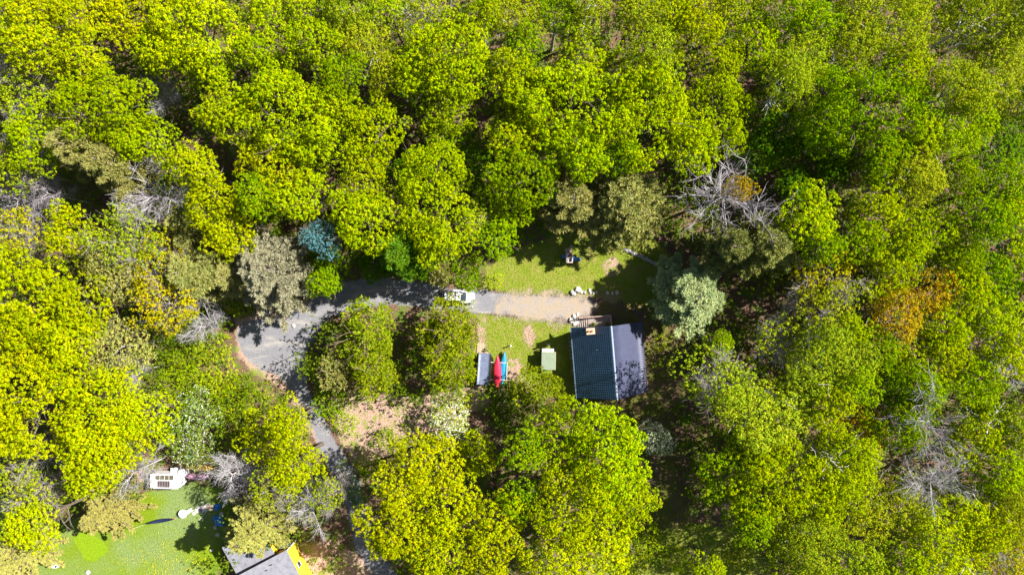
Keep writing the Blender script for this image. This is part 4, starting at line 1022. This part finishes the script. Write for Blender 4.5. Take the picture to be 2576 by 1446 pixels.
chx = empty('garden_chair', (*WS(719, 1909)[:2], 0), .5, 'white plastic chair between the round table and the patio', 'chair')
MB().box((0, 0, .42), (.52, .5, .05), bevel=.06).build('seat', M_WHITE, chx); MB().add([(-.25, -.25, .44), (-.25, .25, .44), (-.38, .25, .85), (-.38, -.25, .85), (-.28, -.25, .44), (-.28, .25, .44), (-.41, .25, .85), (-.41, -.25, .85)], [(0, 1, 2, 3), (7, 6, 5, 4), (0, 3, 7, 4), (1, 5, 6, 2), (3, 2, 6, 7)]).build('backrest', M_WHITE, chx)
for x in (-.2, .2):
    for y in (-.2, .2): MB().box((x, y, .2), (.045, .045, .4)).build('leg', M_WHITE2, chx)
tag(MB().prism([(-1.1, -.45), (-.9, .42), (.1, .5), (1.2, .62), (1.25, -.3), (.2, -.5)], 0, .09).build('patio', M_PALESTONE, None, False, (*WS(757, 1907)[:2], 0), .12), 'pale paved patio on the lower left lawn', kind='structure')
fp = empty('fire_bowl', (*WS(753, 1911, .5)[:2], .09), 0, 'dark round fire bowl standing on the patio', 'fire bowl'); MB().bar((0, 0, .12), (0, 0, .4), .12, 16, .22).build('bowl', M_DARKMETAL, fp); [MB().bar((.15 * math.cos(a), .15 * math.sin(a), 0), (.1 * math.cos(a), .1 * math.sin(a), .2), .02, 5).build('leg', M_DARKMETAL, fp) for a in (0, 2.1, 4.2)]
b = MB(); [b.box((-.42 + i * .17, 0, .22), (.13, .75, .03)) for i in range(6)]; [b.box((0, y, .1), (1.0, .06, .2)) for y in (-.3, .3)]; tag(b.build('wooden_step', M_NEWWOOD, None, False, (*WS(790, 1901)[:2], 0), .12), 'slatted wooden step at the patio\'s right end', 'step')
tag(MB().bar((-.7, -.45, .1), (.75, .45, .12), .06, 6).build('pale_beam', M_PALESTONE, None, False, (*WS(761, 1932)[:2], 0), .28), 'pale beam lying below the patio', 'beam')
b = MB(); b.rock((0, 0, 0), .5, 301, .4).rock((.35, .2, 0), .35, 302, .4); tag(b.build('blue_tarp', M_BLUEP, None, False, (*WS(814, 1900)[:2], 0)), 'crumpled bright blue tarp at the edge of the spruce shade', 'tarp', 'blue tarps')
b = MB(); b.rock((0, 0, 0), .8, 303, .35).rock((.5, -.4, 0), .5, 304, .4).rock((-.3, .5, 0), .4, 305, .4); tag(b.build('blue_tarp', M_BLUEP, None, False, (*WS(822, 1950)[:2], 0)), 'larger heaped blue tarp deep in the spruce shade', 'tarp', 'blue tarps')
for i, (X, Y, lb) in enumerate(((833, 1925, 'rock at the upper end of the shaded rockery'), (812, 1945, 'rock left of the heaped blue tarp'), (808, 1975, 'rock at the middle of the shaded rockery'), (818, 2005, 'rock beside the big spruce in the rockery'), (795, 2060, 'rock below the big spruce at the lawn\'s edge'), (845, 1850, 'first pinkish rock of the column above the tarp'), (848, 1862, 'second pinkish rock of the column above the tarp'), (842, 1874, 'third pinkish rock of the column above the tarp'), (851, 1880, 'lowest pinkish rock of the column above the tarp'))):
    rock_at(X, Y, .3, 400 + i, lb, M_PALESTONE, 'rockery along the spruce')
tag(MB().rock((0, 0, .3), .35, 77, .4).build('green_tarp', paint('sea_green_tarp', (.03, .45, .28), .5), None, False, (*WS(735, 1702)[:2], 1.2)), 'small sea green tarp caught in the blossoming trees', 'tarp')
b = MB(); P = [(1266, 2066), (1253, 2082), (1243, 2100), (1241, 2120), (1250, 2140), (1262, 2165)]; P = [WS(x, y, .05) for x, y in P]; [b.bar(p, q, .05, 5) for p, q in zip(P, P[1:])]; tag(b.build('garden_hose', M_BLACK), 'black hose curving over the yard at the bottom edge', 'hose')

# ---------------------------------------------------------------- yellow house at the bottom edge
M_SHINGLE = paint('grey_shingles', (.23, .23, .27), .9, 0, .16, 1.6, .15, bump=.02); M_YELLOW = paint('yellow_siding', (.82, .55, .04), .6, 0, .08, 1.5, .3)
hf_th = math.atan2(155, 300)      # roof edge direction
z1 = 4.4; hfr = Frame(1073, 2063, z1, hf_th)   # top right corner of the main roof
hs = empty('yellow_house', (hfr.o[0], hfr.o[1], 0), hf_th, 'yellow sided house with grey shingle roofs at the bottom edge', 'house')
def rl_(X, Y, z): return hfr.l(X, Y, z)
LB, DB = 7.2, 9.0
MB().box((-LB / 2 - .12, -DB / 2 - .12, z1 / 2 - .1), (LB - .3, DB - .3, z1 - .2)).build('wall', M_YELLOW, hs)
MB().add([(-LB, -DB, z1 + .35), (0.05, -DB, z1), (0.05, .05, z1), (-LB, .05, z1 + .35), (-LB, -DB, z1 + .25), (0.05, -DB, z1 - .1), (0.05, .05, z1 - .1), (-LB, .05, z1 + .25)], [(0, 1, 2, 3), (7, 6, 5, 4), (0, 4, 5, 1), (1, 5, 6, 2), (2, 6, 7, 3), (3, 7, 4, 0)]).build('roof', M_SHINGLE, hs)
a1 = rl_(1018, 2090, z1); xs = a1[0]; zA = 3.4; a2 = rl_(1000, 2040, zA)
MB().box((xs - 2.9, 2.0, zA / 2 - .08), (5.4, 3.9, zA - .16)).build('wing_wall', M_YELLOW, hs)
wr = MB().add([(xs - 5.9, -.05, zA - .02), (xs + .1, -.05, zA - .02), (xs + .1, 4.3, zA + .2), (xs - 5.9, 4.3, zA + .2), (xs - 5.9, -.05, zA - .12), (xs + .1, -.05, zA - .12), (xs + .1, 4.3, zA + .1), (xs - 5.9, 4.3, zA + .1)], [(0, 1, 2, 3), (7, 6, 5, 4), (0, 4, 5, 1), (1, 5, 6, 2), (2, 6, 7, 3), (3, 7, 4, 0)]).build('wing_roof', M_SHINGLE, hs)
wn = MB().box((-4.6, .0, 3.95), (1.6, .06, .35)).build('window', M_GLASS, hs)
wn = MB().box((-.12, -2.9, 2.6), (.08, .6, .9)).build('window', M_GLASS, hs); MB().box((-.10, -2.9, 3.1), (.1, .75, .08)).box((-.10, -2.9, 2.1), (.1, .75, .08)).build('frame', M_WHITE, wn)
MB().box((-.09, -.12, z1 / 2), (.1, .1, z1 - .25)).build('corner_trim', M_WHITE, hs)
MB().box((xs + .35, .35, .15), (.9, .5, .3)).build('doorstep', M_WHITE2, hs)
for X, Y in ((998, 2140), (1015, 2120)): c = rl_(X, Y, z1 + .6); v = MB().cyl((c[0], c[1], z1 + .1), .05, .5, 8).build('vent_pipe', M_DARKMETAL, hs)
tn = empty('oil_tank', (*WS(1068, 2042, .8)[:2], 0), hf_th, 'blue grey metal oil tank against the yellow house', 'tank'); MB().bar((-.75, 0, .75), (.75, 0, .75), .36, 24).build('drum', paint('blue_grey_steel', (.18, .26, .32), .35, .3, .12, 2), tn, True)
for x in (-.5, .5): MB().box((x, 0, .2), (.08, .5, .4)).build('leg', M_DARKMETAL, tn)
MB().cyl((.2, 0, 1.1), .04, .2, 8).build('filler_cap', M_DARKMETAL, tn)

# ---------------------------------------------------------------- undergrowth, grass and flowers nobody could count
def area_keep(P, polys, margin=0.0):
    k = np.ones(len(P), bool)
    for pl in polys: k &= sdist(P, poly_w(pl)) < -margin
    return k
rs = np.random.RandomState(77)
CABIN_BOX = [(1425, 780), (1640, 770), (1645, 1020), (1440, 1025)]
NHOUSE = [(560, 1460), (640, 1370), (740, 1350), (860, 1480)]
BOATS = [(438, 1160), (560, 1160), (560, 1225), (438, 1225)]
KEEP_OUT = [BOATS, DRIVE, LOT, UPLAWN, LOLAWN, NLAWN, CABIN_BOX, NHOUSE]
P = np.column_stack([rs.uniform(-84, 84, 26000), rs.uniform(-50, 50, 26000)])
P = P[area_keep(P, KEEP_OUT, .7)]
open_ = ~area_keep(P, [CLEAR, VERGE, EAST, HOUSEYARD, SOUTHE], 0); P = P[(~open_) | (rs.uniform(0, 1, len(P)) < .12)][:15000]
cl = np.sin(P[:, 0] * .35 + 1.3 * np.sin(P[:, 1] * .3)) + np.cos(P[:, 1] * .42 + P[:, 0] * .11); P = P[cl + rs.uniform(-1.2, 1.2, len(P)) > -.6]
n = len(P); h = rs.gamma(2.0, .28, n); C = np.column_stack([P, h * .8 + .1])
V, F, T = leaves_on(rs, C, unit(rs.normal(size=(n, 3)) * .4 + [0, 0, 1]), 13, .27, .5)
o = put('undergrowth', mesh_arrays('undergrowth', V, F, T, mat=LEAF), color=(.15, .215, .01)); tag(o, 'low green undergrowth between the forest trees', kind='stuff')
# saplings of the understorey
P2 = P[rs.permutation(n)[:5200]]; c3 = []
for x, y in P2:
    hh = rs.uniform(1.5, 6.5); k = int(5 + hh * 3); q = rs.normal(size=(k, 3)) * [.75, .75, .6] + [x, y, hh]; c3.append(q)
c3 = np.concatenate(c3); V, F, T = leaves_on(rs, c3, unit(rs.normal(size=c3.shape) * .5 + [0, 0, 1]), 7, .19, .26)
o = put('saplings', mesh_arrays('saplings', V, F, T, mat=LEAF), color=(.13, .20, .008)); tag(o, 'thicket of saplings under the forest canopy', kind='stuff')
def grass_on(poly, n, name, col, label, margin=.2):
    a = np.array(poly_w(poly)); Q = np.column_stack([rs.uniform(a[:, 0].min(), a[:, 0].max(), n), rs.uniform(a[:, 1].min(), a[:, 1].max(), n)])
    Q = Q[sdist(Q, poly_w(poly)) > -margin]; Q = Q[area_keep(Q, [CABIN_BOX, NHOUSE], 0)]; m = len(Q)
    D = unit(rs.normal(size=(m, 3)) * .55 + [0, 0, 1]); V, F, T = blades(rs, np.column_stack([Q, np.full(m, .07)]), D,   .13, .06, rs.uniform(.3, .7, m))
    return tag(put(name, mesh_arrays(name, V, F, T, mat=LEAF), color=col), label, kind='stuff')
grass_on(UPLAWN, 15000, 'grass', (.22, .25, .02), 'grass tufts of the upper lawn')
grass_on(LOLAWN, 10000, 'grass', (.20, .27, .015), 'grass tufts of the lawn beside the cabin')
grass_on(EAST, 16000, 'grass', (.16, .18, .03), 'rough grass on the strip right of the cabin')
grass_on(NLAWN, 18000, 'grass', (.18, .28, .03), 'grass tufts of the lower left lawn')
grass_on(CLEAR, 5000, 'grass', (.26, .28, .03), 'thin grass in the leafy clearing')
# twigs lying in the clearing
Q = np.array(poly_w(CLEAR)); q = np.column_stack([rs.uniform(Q[:, 0].min(), Q[:, 0].max(), 900), rs.uniform(Q[:, 1].min(), Q[:, 1].max(), 900), np.full(900, .05)])
q = q[inside(q[:, :2], poly_w(CLEAR))]; an = rs.uniform(0, 6.28, len(q)); V, F, T = blades(rs, q, np.column_stack([np.cos(an), np.sin(an), rs.normal(size=len(q)) * .05]), rs.uniform(.3, 1.4, len(q)), .05, np.full(len(q), .5))
tag(put('twigs', mesh_arrays('twigs', V, F, mat=BARK), color=(.5, .42, .36)), 'fallen twigs strewn over the leafy clearing', kind='stuff')
# dandelions
c = W(440, 1410)[:2]; q = np.column_stack([c + rs.normal(size=(520, 2)) * [4.2, 2.0], np.full(520, .14)])
q2 = np.column_stack([W(330, 1330)[:2] + rs.normal(size=(70, 2)) * [7, 4], np.full(70, .14)]); q = np.concatenate([q, q2]); q = q[inside(q[:, :2], poly_w(NLAWN)) & (area_keep(q[:, :2], [NHOUSE]))]
V, F, T = leaves_on(rs, q, np.tile([0, 0, 1.], (len(q), 1)), 3, .10, .05); tag(put('dandelions', mesh_arrays('dandelions', V, F, T, mat=BLOSSOM), color=(.82, .70, .01)), 'yellow dandelions scattered over the lower left lawn', kind='stuff')
# the forest going on outside the picture
ps = []
for i in range(-7, 8):
    for j in range(-5, 6):
        x, y = i * 11.5 + rs.uniform(-3, 3), j * 11 + rs.uniform(-3, 3)
        if abs(x) > 71 or abs(y) > 43: ps.append((x, y))
c4, n4 = [], []
for x, y in ps:
    R, H = rs.uniform(4.2, 6), rs.uniform(14, 18); d = fib(260, -.2, .2, rs); c4.append(d * [R, R, R * .75] * rs.uniform(.7, 1.05, (260, 1)) + [x, y, H - R * .75]); n4.append(d)
V, F, T = leaves_on(rs, np.concatenate(c4), np.concatenate(n4), 8, .42, .5); MBt = MB()
tag(put('surrounding_forest', mesh_arrays('surrounding_forest', V, F, T, mat=LEAF), color=(.24, .30, .01)), 'forest canopy going on beyond the picture', kind='stuff')
